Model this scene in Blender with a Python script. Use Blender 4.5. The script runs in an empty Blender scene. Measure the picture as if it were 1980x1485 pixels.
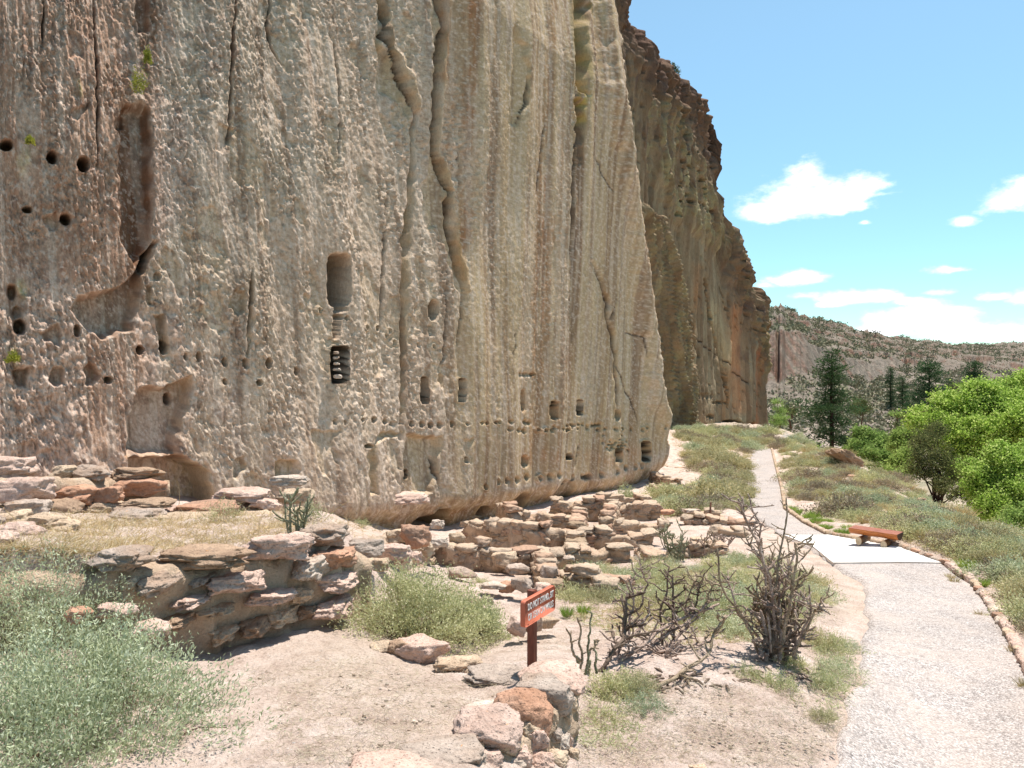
import bpy, math, random
import numpy as np
from mathutils import Vector, Matrix
R = math.radians
sc = bpy.context.scene
col = sc.collection
# ------------------------------------------------------------------ camera, world, sun, exposure
F = 1500.0                      # focal length in photograph pixels (1980 wide)
HZ = 700.0                      # row of the horizon; camera is level at the origin, looking along +Y
cam_d = bpy.data.cameras.new('camera'); cam = bpy.data.objects.new('camera', cam_d); col.objects.link(cam)
cam.rotation_euler = (R(90), 0, 0)
cam_d.sensor_width = 36.0; cam_d.lens = 36.0 * F / 1980.0
cam_d.shift_y = (HZ - 742.5) / 1980.0
cam_d.clip_start = 0.05; cam_d.clip_end = 6000
sc.camera = cam
SUN_AZ = (0.72, 0.69)           # horizontal direction towards the sun
SUN_EL = 74.0
n_ = math.hypot(*SUN_AZ); ce = math.cos(R(SUN_EL))
sdir = Vector((SUN_AZ[0]/n_*ce, SUN_AZ[1]/n_*ce, math.sin(R(SUN_EL))))
sun_d = bpy.data.lights.new('sun', 'SUN'); sun_d.energy = 4.5; sun_d.angle = R(0.53); sun_d.color = (1.0, 0.955, 0.90)
sun = bpy.data.objects.new('sun', sun_d); col.objects.link(sun)
sun.rotation_euler = sdir.to_track_quat('Z', 'Y').to_euler()
world = bpy.data.worlds.new('World'); sc.world = world; world.use_nodes = True
sc.view_settings.view_transform = 'Standard'; sc.view_settings.look = 'None'
sc.view_settings.exposure = 0.75; sc.view_settings.gamma = 1.0
sc.cycles.max_bounces = 6; sc.cycles.diffuse_bounces = 4; sc.cycles.transparent_max_bounces = 4

def build_world():
    nt = world.node_tree; nt.nodes.clear(); N = nt.nodes; L = nt.links
    def math_(op, a, b=None, c=None, clamp=False):
        n = N.new('ShaderNodeMath'); n.operation = op; n.use_clamp = clamp
        for i, v in enumerate((a, b, c)):
            if v is None: continue
            if isinstance(v, (int, float)): n.inputs[i].default_value = v
            else: L.new(v, n.inputs[i])
        return n.outputs[0]
    sky = N.new('ShaderNodeTexSky'); sky.sky_type = 'NISHITA'; sky.sun_disc = False
    sky.sun_elevation = R(SUN_EL); sky.sun_rotation = math.atan2(SUN_AZ[0], SUN_AZ[1])
    sky.altitude = 1800; sky.air_density = 1.0; sky.dust_density = 0.5; sky.ozone_density = 1.0
    tc = N.new('ShaderNodeTexCoord'); sep = N.new('ShaderNodeSeparateXYZ'); L.new(tc.outputs['Generated'], sep.inputs[0])
    az = math_('ARCTAN2', sep.outputs[0], sep.outputs[1])
    hyp = math_('SQRT', math_('ADD', math_('MULTIPLY', sep.outputs[0], sep.outputs[0]), math_('MULTIPLY', sep.outputs[1], sep.outputs[1])))
    el = math_('ARCTAN2', sep.outputs[2], hyp)
    # noise in sky-direction space
    no = N.new('ShaderNodeTexNoise'); no.inputs['Scale'].default_value = 16; no.inputs['Detail'].default_value = 9; no.inputs['Roughness'].default_value = 0.62
    mp = N.new('ShaderNodeMapping'); mp.inputs['Scale'].default_value = (1, 1, 2.1); L.new(tc.outputs['Generated'], mp.inputs[0]); L.new(mp.outputs[0], no.inputs[0])
    nz = math_('SUBTRACT', no.outputs['Fac'], 0.5)
    clouds = [  # photograph px, py, half width, half height, strength
        (1580, 385, 118, 44, 1.0), (1490, 412, 66, 26, .9), (1560, 352, 52, 30, .9), (1645, 400, 52, 14, .8), (1715, 375, 50, 9, .42), (1620, 410, 26, 10, .7), (1673, 431, 18, 7, .7),
        (1950, 392, 58, 30, 1.0), (1990, 372, 50, 30, 1.0), (1862, 430, 26, 9, .6),
        (1530, 540, 64, 17, 1.0), (1478, 552, 26, 10, .7), (1850, 522, 58, 12, .75), (1660, 576, 66, 15, .95), (1612, 588, 26, 8, .7),
        (1930, 574, 42, 12, .8), (1985, 580, 48, 20, .9), (1780, 622, 110, 30, 1.1), (1700, 640, 80, 16, .8), (1765, 584, 34, 9, .8),
        (1900, 646, 150, 24, 1.1), (2100, 640, 180, 30, 1.1), (1640, 655, 60, 9, .5), (1820, 565, 30, 6, .4), (1560, 572, 25, 5, .35),
        (2300, 300, 220, 60, 1.0), (2500, 500, 200, 50, 1.0), (2250, 100, 120, 40, .9), (-300, 300, 300, 80, 1.0), (-900, 520, 300, 60, 1.0)]
    acc = None
    for (x, y, w, h, s) in clouds:
        cx = (x-990)/F; caz = math.atan(cx); cel = math.atan(-(y-HZ)/F/math.hypot(1, cx))
        k = math.cos(caz)
        da = math_('DIVIDE', math_('SUBTRACT', az, caz), w/F*k*k*1.25)
        de = math_('DIVIDE', math_('SUBTRACT', el, cel), h/F*k*1.25)
        # flatter underside
        de2 = math_('MULTIPLY', de, math_('ADD', 1.0, math_('MULTIPLY', math_('LESS_THAN', de, 0.0), 0.45)))
        d = math_('SQRT', math_('ADD', math_('MULTIPLY', da, da), math_('MULTIPLY', de2, de2)))
        v = math_('MULTIPLY', math_('SUBTRACT', 1.0, d), s)
        acc = v if acc is None else math_('MAXIMUM', acc, v)
    accl = math_('MAXIMUM', acc, -1.5)
    dens = math_('ADD', accl, math_('MULTIPLY', nz, 2.3))
    mr = N.new('ShaderNodeMapRange'); mr.interpolation_type = 'SMOOTHSTEP'; mr.inputs[1].default_value = -0.04; mr.inputs[2].default_value = 0.72
    L.new(dens, mr.inputs[0])
    up = math_('GREATER_THAN', el, 0.0)
    mask = math_('MULTIPLY', mr.outputs[0], up)
    # slight grey modelling inside the clouds
    no2 = N.new('ShaderNodeTexNoise'); no2.inputs['Scale'].default_value = 34; no2.inputs['Detail'].default_value = 5; L.new(mp.outputs[0], no2.inputs[0])
    cr = N.new('ShaderNodeMapRange'); cr.inputs[1].default_value = .3; cr.inputs[2].default_value = .7; cr.inputs[3].default_value = 6.2; cr.inputs[4].default_value = 9.0
    L.new(no2.outputs['Fac'], cr.inputs[0])
    ccol = N.new('ShaderNodeCombineXYZ'); 
    for i, k in enumerate((0.97, 0.99, 1.02)): L.new(math_('MULTIPLY', cr.outputs[0], k), ccol.inputs[i])
    mix = N.new('ShaderNodeMix'); mix.data_type = 'RGBA'
    L.new(mask, mix.inputs[0]); L.new(ccol.outputs[0], mix.inputs[7])
    hsv = N.new('ShaderNodeVectorMath'); hsv.operation = 'MULTIPLY'; hsv.inputs[1].default_value = SKY_TINT
    # clear desert air: the low sky stays cyan instead of whitening
    lo = N.new('ShaderNodeMapRange'); lo.interpolation_type = 'SMOOTHSTEP'; lo.inputs[1].default_value = -0.05; lo.inputs[2].default_value = 0.5; L.new(el, lo.inputs[0])
    gr = N.new('ShaderNodeMix'); gr.data_type = 'RGBA'; gr.inputs[6].default_value = (0.60, 0.78, 0.82, 1); gr.inputs[7].default_value = (1.12, 1.16, 1.06, 1); L.new(lo.outputs[0], gr.inputs[0])
    h2 = N.new('ShaderNodeVectorMath'); h2.operation = 'MULTIPLY'
    L.new(sky.outputs[0], hsv.inputs[0]); L.new(hsv.outputs[0], h2.inputs[0]); L.new(gr.outputs[2], h2.inputs[1]); L.new(h2.outputs[0], mix.inputs[6])
    bg = N.new('ShaderNodeBackground'); bg.inputs['Strength'].default_value = SKY_STR
    out = N.new('ShaderNodeOutputWorld'); L.new(mix.outputs[2], bg.inputs[0]); L.new(bg.outputs[0], out.inputs[0])
SKY_TINT = (1.0, 1.07, 0.98); SKY_STR = 0.125
build_world()

# ------------------------------------------------------------------ numeric helpers
_rng = np.random.default_rng(7)
_G = np.array([(1,1,0),(-1,1,0),(1,-1,0),(-1,-1,0),(1,0,1),(-1,0,1),(1,0,-1),(-1,0,-1),(0,1,1),(0,-1,1),(0,1,-1),(0,-1,-1),(1,1,0),(0,-1,1),(-1,1,0),(0,-1,-1)], dtype=np.float32)
_P = _rng.permutation(256).astype(np.int32); _P = np.concatenate([_P, _P, _P])
def pnoise(x, y, z=0.0, seed=0):
    x = np.asarray(x, np.float32) + seed*17.31; y = np.asarray(y, np.float32) + seed*5.77; z = np.asarray(z, np.float32) + seed*9.13
    x, y, z = np.broadcast_arrays(x, y, z)
    xi = np.floor(x); yi = np.floor(y); zi = np.floor(z)
    xf = x-xi; yf = y-yi; zf = z-zi
    xi = xi.astype(np.int32) & 255; yi = yi.astype(np.int32) & 255; zi = zi.astype(np.int32) & 255
    u = xf*xf*xf*(xf*(xf*6-15)+10); v = yf*yf*yf*(yf*(yf*6-15)+10); w = zf*zf*zf*(zf*(zf*6-15)+10)
    def g(dx, dy, dz):
        h = _P[_P[_P[xi+dx]+yi+dy]+zi+dz] & 15
        gv = _G[h]
        return gv[...,0]*(xf-dx)+gv[...,1]*(yf-dy)+gv[...,2]*(zf-dz)
    x00 = g(0,0,0)*(1-u)+g(1,0,0)*u; x10 = g(0,1,0)*(1-u)+g(1,1,0)*u
    x01 = g(0,0,1)*(1-u)+g(1,0,1)*u; x11 = g(0,1,1)*(1-u)+g(1,1,1)*u
    return (x00*(1-v)+x10*v)*(1-w)+(x01*(1-v)+x11*v)*w
def fbm(x, y, z=0.0, oct=4, seed=0, gain=0.5, lac=2.03):
    a = 1.0; s = 0.0; f = 1.0
    for i in range(oct):
        s = s + a*pnoise(np.asarray(x)*f, np.asarray(y)*f, np.asarray(z)*f, seed+i*3); a *= gain; f *= lac
    return s
def sstep(a, b, x):
    t = np.clip((x-a)/(b-a), 0, 1); return t*t*(3-2*t)
def in_poly(px, py, poly):
    inside = np.zeros(px.shape, bool); n = len(poly); j = n-1
    for i in range(n):
        xi, yi = poly[i]; xj, yj = poly[j]
        c = ((yi > py) != (yj > py)) & (px < (xj-xi)*(py-yi)/((yj-yi) if yj != yi else 1e-9)+xi)
        inside ^= c; j = i
    return inside
def seg_dist(px, py, pts):
    d = np.full(px.shape, 1e9, np.float32); tt = np.zeros(px.shape, np.float32)
    for k in range(len(pts)-1):
        ax, ay = pts[k]; bx, by = pts[k+1]; vx, vy = bx-ax, by-ay; L2 = vx*vx+vy*vy+1e-9
        t = np.clip(((px-ax)*vx+(py-ay)*vy)/L2, 0, 1)
        q = np.hypot(px-ax-t*vx, py-ay-t*vy); m = q < d
        d = np.where(m, q, d); tt = np.where(m, (k+t)/(len(pts)-1), tt)
    return d, tt
def poly_sd(px, py, poly):     # signed distance, positive inside
    d, _ = seg_dist(px, py, list(poly)+[poly[0]])
    return np.where(in_poly(px, py, poly), d, -d)
def lin(c):                    # srgb 0-255 to linear
    return tuple(((v/255)/12.92 if v/255 <= 0.04045 else ((v/255+0.055)/1.055)**2.4) for v in c)
def lin1(c): return lin(c)+(1.0,)

# ------------------------------------------------------------------ object helpers
def mesh_np(name, V, Fs, mat=None, smooth=True, colors=None):
    me = bpy.data.meshes.new(name)
    V = np.ascontiguousarray(V, np.float32)
    loops = []; starts = []; c = 0
    for f in Fs:
        f = np.asarray(f, np.int32)
        if len(f) == 0: continue
        k = f.shape[1]; loops.append(f.ravel()); starts.append(c+np.arange(len(f), dtype=np.int32)*k); c += f.size
    me.vertices.add(len(V)); me.vertices.foreach_set('co', V.ravel())
    lp = np.concatenate(loops); st = np.concatenate(starts)
    me.loops.add(len(lp)); me.loops.foreach_set('vertex_index', lp)
    me.polygons.add(len(st)); me.polygons.foreach_set('loop_start', st)
    me.update(calc_edges=True); me.validate()
    if smooth: me.polygons.foreach_set('use_smooth', np.ones(len(me.polygons), bool))
    if colors is not None:
        at = me.color_attributes.new('col', 'FLOAT_COLOR', 'POINT')
        ca = np.ones((len(V), 4), np.float32); ca[:, :3] = colors; at.data.foreach_set('color', ca.ravel())
    if mat: me.materials.append(mat)
    return me
def link(name, me, parent=None, loc=None):
    o = bpy.data.objects.new(name, me); col.objects.link(o)
    if parent: o.parent = parent
    if loc is not None: o.location = loc
    return o
def tag(o, label=None, cat=None, group=None, kind=None):
    if label: o['label'] = label
    if cat: o['category'] = cat
    if group: o['group'] = group
    if kind: o['kind'] = kind
    elif cat: o['kind'] = 'thing'
    return o
def thing(name, loc, label, cat, group=None, rz=0.0, scale=1.0):
    o = bpy.data.objects.new(name, None); col.objects.link(o); o.empty_display_size = .1
    o.location = loc; o.rotation_euler = (0, 0, rz); o.scale = (scale,)*3 if isinstance(scale, (int, float)) else scale
    return tag(o, label, cat, group)
def copy_tree(o, parent=None):
    c = o.copy(); col.objects.link(c); c.parent = parent
    for ch in list(o.children): copy_tree(ch, c)
    return c
class MB:
    def __init__(s): s.V = []; s.T = []; s.Q = []; s.n = 0
    def add(s, V, Fc):
        V = np.asarray(V, np.float32).reshape(-1, 3); Fc = np.asarray(Fc, np.int32)
        (s.T if Fc.shape[1] == 3 else s.Q).append(Fc+s.n); s.V.append(V); s.n += len(V)
    def mesh(s, name, mat, smooth=True):
        return mesh_np(name, np.concatenate(s.V), [np.concatenate(x) for x in (s.T, s.Q) if x], mat, smooth)
    def tube(s, pts, rad, sides=6, knob=0.0, rs=0, cap=True):
        pts = np.asarray(pts, float); n = len(pts); rad = np.broadcast_to(np.asarray(rad, float), (n,))
        tg = np.gradient(pts, axis=0); tg /= np.linalg.norm(tg, axis=1)[:, None]+1e-9
        ref = np.array([0.3, 0.2, 0.93]) if abs(tg[0][2]) < .8 else np.array([0.9, 0.3, 0.1])
        a = np.cross(tg, ref); a /= np.linalg.norm(a, axis=1)[:, None]+1e-9; b = np.cross(tg, a)
        th = np.arange(sides)*2*np.pi/sides
        r = rad[:, None]*np.ones((1, sides))
        if knob:
            i = np.arange(n)[:, None]; j = np.arange(sides)[None, :]
            r = r*(1+knob*(((i+j) % 2)*2-1)*.8+knob*.5*np.sin(i*2.1+j*1.7+rs))
        V = pts[:, None, :]+r[..., None]*(np.cos(th)[None, :, None]*a[:, None, :]+np.sin(th)[None, :, None]*b[:, None, :])
        V = V.reshape(-1, 3); i = np.arange(n-1)[:, None]*sides; j = np.arange(sides)[None, :]; j2 = (j+1) % sides
        Q = np.stack([i+j, i+j2, i+sides+j2, i+sides+j], -1).reshape(-1, 4); s.add(V, Q)
        if cap:
            base = s.n-len(V)
            for e, o in ((0, 0), (n-1, 1)):
                cpt = pts[e]+tg[e]*rad[e]*(0.5 if o else -.3)
                s.V.append(np.asarray(cpt, np.float32).reshape(1, 3)); ci = s.n; s.n += 1
                idx = base+e*sides+np.arange(sides); nx = np.roll(idx, -1)
                s.T.append(np.stack([idx, nx, np.full(sides, ci)], -1).astype(np.int32) if o else np.stack([nx, idx, np.full(sides, ci)], -1).astype(np.int32))
def leaves(mb, C, D, ln, wd, rng, fold=True):
    """diamond leaves at C pointing along D (N,3); ln, wd scalars or (N,)"""
    n = len(C); D = D/(np.linalg.norm(D, axis=1)[:, None]+1e-9)
    S = np.cross(D, rng.normal(size=(n, 3))); S /= np.linalg.norm(S, axis=1)[:, None]+1e-9
    ln = np.broadcast_to(ln, (n,))[:, None]; wd = np.broadcast_to(wd, (n,))[:, None]
    V = np.stack([C, C+D*ln*.5+S*wd*.5, C+D*ln, C+D*ln*.5-S*wd*.5], 1).reshape(-1, 3)
    mb.add(V, np.arange(4*n).reshape(-1, 4))
def strips(mb, P0, D, L, W, bend, rng, seg=3):
    """grass blades / twigs: P0 (N,3) start, D (N,3) initial direction, bend towards the ground"""
    n = len(P0); D = D/(np.linalg.norm(D, axis=1)[:, None]+1e-9)
    S = np.cross(D, rng.normal(size=(n, 3))); S /= np.linalg.norm(S, axis=1)[:, None]+1e-9
    L = np.broadcast_to(L, (n,))[:, None]; W = np.broadcast_to(W, (n,))[:, None]; bend = np.broadcast_to(bend, (n,))[:, None]
    rows = []
    for k in range(seg+1):
        t = k/seg
        P = P0+D*L*t+np.array([[0, 0, -1.0]])*bend*L*t*t+S*bend*L*0.25*np.sin(t*3)
        w = W*(1-t*.8)*.5
        Wv = np.cross(D, S); rows.append(P-Wv*w); rows.append(P+Wv*w)
    V = np.stack(rows, 1); m = 2*(seg+1); base = np.arange(n)[:, None]*m
    Q = np.concatenate([np.stack([base[:, 0]+2*k, base[:, 0]+2*k+1, base[:, 0]+2*k+3, base[:, 0]+2*k+2], -1) for k in range(seg)])
    mb.add(V.reshape(-1, 3), Q)

# ------------------------------------------------------------------ materials
class NT:
    def __init__(s, name):
        s.m = bpy.data.materials.new(name); s.m.use_nodes = True; s.t = s.m.node_tree; s.t.nodes.clear(); s.N = s.t.nodes; s.L = s.t.links
        s.out = s.N.new('ShaderNodeOutputMaterial')
    def lk(s, a, b): s.L.new(a, b)
    def geo(s):
        return s.N.new('ShaderNodeNewGeometry')
    def coord(s, obj=False, scale=(1, 1, 1)):
        n = s.N.new('ShaderNodeTexCoord') if obj else s.N.new('ShaderNodeNewGeometry')
        m = s.N.new('ShaderNodeMapping'); m.inputs['Scale'].default_value = scale
        s.lk(n.outputs['Object'] if obj else n.outputs['Position'], m.inputs[0]); return m.outputs[0]
    def noise(s, vec, scale, detail=4, rough=.55):
        n = s.N.new('ShaderNodeTexNoise'); n.inputs['Scale'].default_value = scale; n.inputs['Detail'].default_value = detail; n.inputs['Roughness'].default_value = rough
        if vec is not None: s.lk(vec, n.inputs[0])
        return n.outputs['Fac']
    def voro(s, vec, scale, out='Distance', feature='F1'):
        n = s.N.new('ShaderNodeTexVoronoi'); n.inputs['Scale'].default_value = scale; n.feature = feature
        if vec is not None: s.lk(vec, n.inputs[0])
        return n.outputs[out]
    def ramp(s, fac, stops):
        n = s.N.new('ShaderNodeValToRGB'); e = n.color_ramp.elements
        while len(e) < len(stops): e.new(.5)
        for i, (p, c) in enumerate(stops): e[i].position = p; e[i].color = c if len(c) == 4 else tuple(c)+(1,)
        s.lk(fac, n.inputs[0]); return n.outputs[0]
    def mix(s, fac, a, b, mode='MIX'):
        n = s.N.new('ShaderNodeMix'); n.data_type = 'RGBA'; n.blend_type = mode
        for i, v in ((0, fac), (6, a), (7, b)):
            if isinstance(v, (int, float)): n.inputs[i].default_value = v
            elif isinstance(v, tuple): n.inputs[i].default_value = v if len(v) == 4 else v+(1,)
            else: s.lk(v, n.inputs[i])
        return n.outputs[2]
    def mul(s, a, b, op='MULTIPLY'):
        n = s.N.new('ShaderNodeMath'); n.operation = op
        for i, v in ((0, a), (1, b)):
            if isinstance(v, (int, float)): n.inputs[i].default_value = v
            else: s.lk(v, n.inputs[i])
        return n.outputs[0]
    def mr(s, v, a, b, c=0, d=1):
        n = s.N.new('ShaderNodeMapRange'); 
        for i, x in enumerate((a, b, c, d)): n.inputs[i+1].default_value = x
        s.lk(v, n.inputs[0]); return n.outputs[0]
    def bump(s, h, dist, strength=1.0, prev=None):
        n = s.N.new('ShaderNodeBump'); n.inputs['Distance'].default_value = dist; n.inputs['Strength'].default_value = strength
        s.lk(h, n.inputs['Height'])
        if prev is not None: s.lk(prev, n.inputs['Normal'])
        return n.outputs[0]
    def bsdf(s, color, rough=.9, normal=None, spec=.2, metal=0):
        n = s.N.new('ShaderNodeBsdfPrincipled')
        if isinstance(color, tuple): n.inputs['Base Color'].default_value = color if len(color) == 4 else color+(1,)
        else: s.lk(color, n.inputs['Base Color'])
        n.inputs['Roughness'].default_value = rough; n.inputs['Specular IOR Level'].default_value = spec; n.inputs['Metallic'].default_value = metal
        if normal is not None: s.lk(normal, n.inputs['Normal'])
        s.lk(n.outputs[0], s.out.inputs[0]); return n
def leaf_mat(name, c1, c2, c3=None, trans=.35, patch=0.0):
    t = NT(name); g = t.geo()
    stops = [(0, lin1(c1)), (1, lin1(c2))] if c3 is None else [(0, lin1(c1)), (.5, lin1(c2)), (1, lin1(c3))]
    c = t.ramp(g.outputs['Random Per Island'], stops)
    n = t.noise(t.coord(), 1.3, 2); c = t.mix(.5, c, t.ramp(n, [(.3, (.72, .75, .7, 1)), (.7, (1.2, 1.15, 1.1, 1))]), 'MULTIPLY')
    oi = t.N.new('ShaderNodeObjectInfo')
    c = t.mix(.6, c, t.ramp(oi.outputs['Random'], [(0, (.8, .85, .85, 1)), (1, (1.15, 1.08, 1.0, 1))]), 'MULTIPLY')
    d = t.N.new('ShaderNodeBsdfDiffuse'); tr = t.N.new('ShaderNodeBsdfTranslucent'); mx = t.N.new('ShaderNodeMixShader'); mx.inputs[0].default_value = trans
    t.lk(c, d.inputs[0]); t.lk(c, tr.inputs[0]); t.lk(d.outputs[0], mx.inputs[1]); t.lk(tr.outputs[0], mx.inputs[2]); t.lk(mx.outputs[0], t.out.inputs[0])
    return t.m
def stone_mat(name, a, b, c=None, lichen=True, pit=.012, sc_=1.0):
    t = NT(name); v = t.coord()
    oi = t.N.new('ShaderNodeObjectInfo')
    n1 = t.noise(v, 5*sc_, 6, .6); n2 = t.noise(v, 38*sc_, 5, .65); n3 = t.noise(v, 2.2*sc_, 3)
    base = t.ramp(n1, [(.3, lin1(a)), (.62, lin1(b))])
    if c: base = t.mix(t.mr(n3, .45, .62), base, lin1(c))
    base = t.mix(.75, base, t.ramp(n2, [(.32, (.62, .6, .58, 1)), (.5, (1, 1, 1, 1)), (.75, (1.22, 1.2, 1.18, 1))]), 'MULTIPLY')
    base = t.mix(.5, base, t.ramp(oi.outputs['Random'], [(0, (.82, .8, .8, 1)), (1, (1.14, 1.08, 1.04, 1))]), 'MULTIPLY')
    if lichen:
        nl = t.noise(v, 11, 5, .7); base = t.mix(t.mr(nl, .6, .68, 0, .55), base, lin1((96, 90, 86)))
        nm = t.noise(v, 23, 3, .6); base = t.mix(t.mr(nm, .7, .74, 0, .7), base, lin1((206, 138, 60)))
    pits = t.voro(v, 46*sc_); pm = t.mr(pits, .12, .3)
    base = t.mix(t.mul(t.mr(pits, .1, .22, 1, 0), .45), base, lin1((95, 78, 66)))
    nb = t.bump(t.mul(n2, t.mul(pm, .6, 'ADD')), pit, 1.0)
    nb = t.bump(t.noise(v, 130*sc_, 4, .6), .004, .8, nb)
    t.bsdf(base, .95, nb, .1)
    return t.m

# ------------------------------------------------------------------ the lie of the land: heights through surveyed points
def zof(py, Y): return -(py-HZ)/F*Y
_ctrl = [(1850,1485,5.2),(1820,1300,6.9),(1790,1200,8.6),(1720,1100,11.5),(1570,1042,15),(1500,1000,19),(1478,950,26),(1474,900,38),(1472,870,48),
 (1960,1200,8.8),(1870,1110,11.6),(2010,1150,10.2),(2120,1250,7.5),(2250,1400,5.5),(1980,1055,14.5),(1860,992,20),(1750,932,31),(1650,882,43),(1560,845,58),(1510,838,68),
 (1750,1000,19.5),(1700,960,25),(1600,930,31),(1560,880,43),(1640,1000,19.5),
 (450,1450,3.8),(700,1350,4.6),(500,1285,5.4),(1030,1300,5.2),(1150,1420,4.7),(960,1330,5.0),(900,1450,3.85),(1112,1485,4.15),(1300,1485,4.4),(1300,1350,5.1),(1500,1290,6.2),(1600,1400,5.2),
 (620,1215,6.3),(430,1265,5.8),(100,1485,3.6),(150,1300,4.6),(850,1285,5.8),(850,1240,7.0),(950,1190,8.0),(900,1110,10.5),(720,1110,8.4),
 (860,1045,17),(1000,1010,20),(730,1045,14.6),(1100,1190,8.2),(1150,1085,13),(1250,1120,10.5),(1400,1100,11),(1300,1010,18),(1400,1000,19),
 (1200,962,25),(1250,948,30),(1380,960,26),(1400,900,37),(1330,850,48),(1310,832,54),(1420,842,58),(1490,850,76),(1300,1230,6.9),(1500,1180,8.4),(1430,1060,13.5),
 (-150,1400,3.8),(-400,1400,3.9),(2400,1485,5.2)]
_hid = [(2100,25,-9.5),(1900,36,-11.5),(1750,50,-12.5),(1620,72,-13),(1540,105,-13.5),(1985,21,-7.5),(2150,16,-6.2),(1500,150,-15),(1800,150,-16),(2150,150,-16),(1800,90,-15.5),
 (2300,60,-15),(2300,30,-12),(2000,70,-15.5),(1450,150,-13),(1350,100,-8.0),(1200,60,-4.5),(1000,40,-4.4),(700,25,-3.6),(250,7.8,-2.25),(50,8.5,-2.2),(250,12,-2.5),(0,12,-2.1),(-300,10,-1.9),(450,9,-2.35),(480,13,-2.95),
 (-200,1.2,-1.75),(990,1.2,-1.9),(2200,1.2,-2.7),(1500,1.5,-2.35),(990,2.4,-1.9),(1900,2.5,-2.68),(300,2.4,-1.8),(1500,2.8,-2.3)]
_PX = np.array([c[0] for c in _ctrl]+[c[0] for c in _hid], float); _YY = np.array([c[2] for c in _ctrl]+[c[1] for c in _hid], float)
_ZZ = np.array([zof(c[1], c[2]) for c in _ctrl]+[c[2] for c in _hid], float)
_A = _PX/330.0; _B = np.log(_YY)*1.9
def _tps(r2): return 0.5*r2*np.log(r2+1e-9)
_n = len(_A); _K = _tps((_A[:, None]-_A[None])**2+(_B[:, None]-_B[None])**2)+np.eye(_n)*.02
_Pm = np.stack([np.ones(_n), _A, _B], 1); _M = np.block([[_K, _Pm], [_Pm.T, np.zeros((3, 3))]])
_w = np.linalg.solve(_M, np.concatenate([_ZZ, np.zeros(3)]))
_gx = np.linspace(-800, 2600, 341); _gl = np.linspace(math.log(1.0), math.log(170), 420)
_GA, _GB = np.meshgrid(_gx/330.0, _gl*1.9, indexing='ij')
_GT = _w[-3]+_w[-2]*_GA+_w[-1]*_GB
for i in range(_n): _GT = _GT+_w[i]*_tps((_GA-_A[i])**2+(_GB-_B[i])**2)
def wallY(px):   # plan distance of the retaining wall in front of the raised terrace
    return np.interp(px, [-400, 200, 430, 600, 680, 760], [4.4, 5.25, 5.9, 6.5, 7.0, 8.0])
def ground_py(px, Y):
    px = np.asarray(px, float); Y = np.asarray(Y, float)
    fx = np.clip((px-_gx[0])/(_gx[1]-_gx[0]), 0, len(_gx)-1.001); fy = np.clip((np.log(np.maximum(Y, 1.0))-_gl[0])/(_gl[1]-_gl[0]), 0, len(_gl)-1.001)
    i = fx.astype(int); j = fy.astype(int); u = fx-i; v = fy-j
    z = (_GT[i, j]*(1-u)+_GT[i+1, j]*u)*(1-v)+(_GT[i, j+1]*(1-u)+_GT[i+1, j+1]*u)*v
    t = 0.62*sstep(0.0, 0.16, Y-wallY(px))*(1-sstep(600, 780, px))*(1-0.35*sstep(8, 11, Y))
    return z+t
def gz(X, Y): return ground_py(990+F*np.asarray(X, float)/np.maximum(np.asarray(Y, float), .5), Y)
_ys = np.exp(np.linspace(math.log(2.2), math.log(165), 900))
def cast(px, py):  # photograph pixel -> point on the ground
    px = np.atleast_1d(np.asarray(px, float)); py = np.atleast_1d(np.asarray(py, float))
    out = np.zeros((len(px), 3))
    for s in range(0, len(px), 4000):
        a = px[s:s+4000, None]; b = py[s:s+4000, None]; Yg = _ys[None, :]+0*a
        d = -(b-HZ)/F*Yg-ground_py(a+0*Yg, Yg)
        neg = d < 0; k = np.where(neg.any(1), neg.argmax(1), len(_ys)-1); k = np.maximum(k, 1)
        r = np.arange(len(k)); d0 = d[r, k-1]; d1 = d[r, k]; t = np.clip(d0/(d0-d1+1e-9), 0, 1)
        Y = _ys[k-1]*(1-t)+_ys[k]*t
        out[s:s+4000, 0] = (a[:, 0]-990)/F*Y; out[s:s+4000, 1] = Y; out[s:s+4000, 2] = ground_py(a[:, 0], Y)
    return out
def gp(px, py): return Vector(cast(px, py)[0])
def at(px, py, Y): return Vector(((px-990)/F*Y, Y, zof(py, Y)))

# path outline in plan, from its two kerb lines
_prow = [(868,1452,1492),(900,1448,1500),(945,1440,1512),(985,1447,1519),(1012,1476,1556),(1036,1510,1604),(1060,1562,1742),(1093,1605,1830),(1130,1664,1884),(1180,1672,1922),(1230,1666,1952),(1290,1655,1986),(1360,1632,2020),(1485,1592,2062),(1700,1520,2160)]
_L = cast([r[1] for r in _prow], [r[0] for r in _prow]); _Rr = cast([r[2] for r in _prow], [r[0] for r in _prow])
def path_dist(X, Y):       # >0 inside the path (metres, rough)
    Lx = np.interp(Y, _L[::-1, 1], _L[::-1, 0]); Rx = np.interp(Y, _Rr[::-1, 1], _Rr[::-1, 0])
    d = np.minimum(X-Lx, Rx-X)
    return np.where((Y > 50) | (Y < 2), -9, d)

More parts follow.
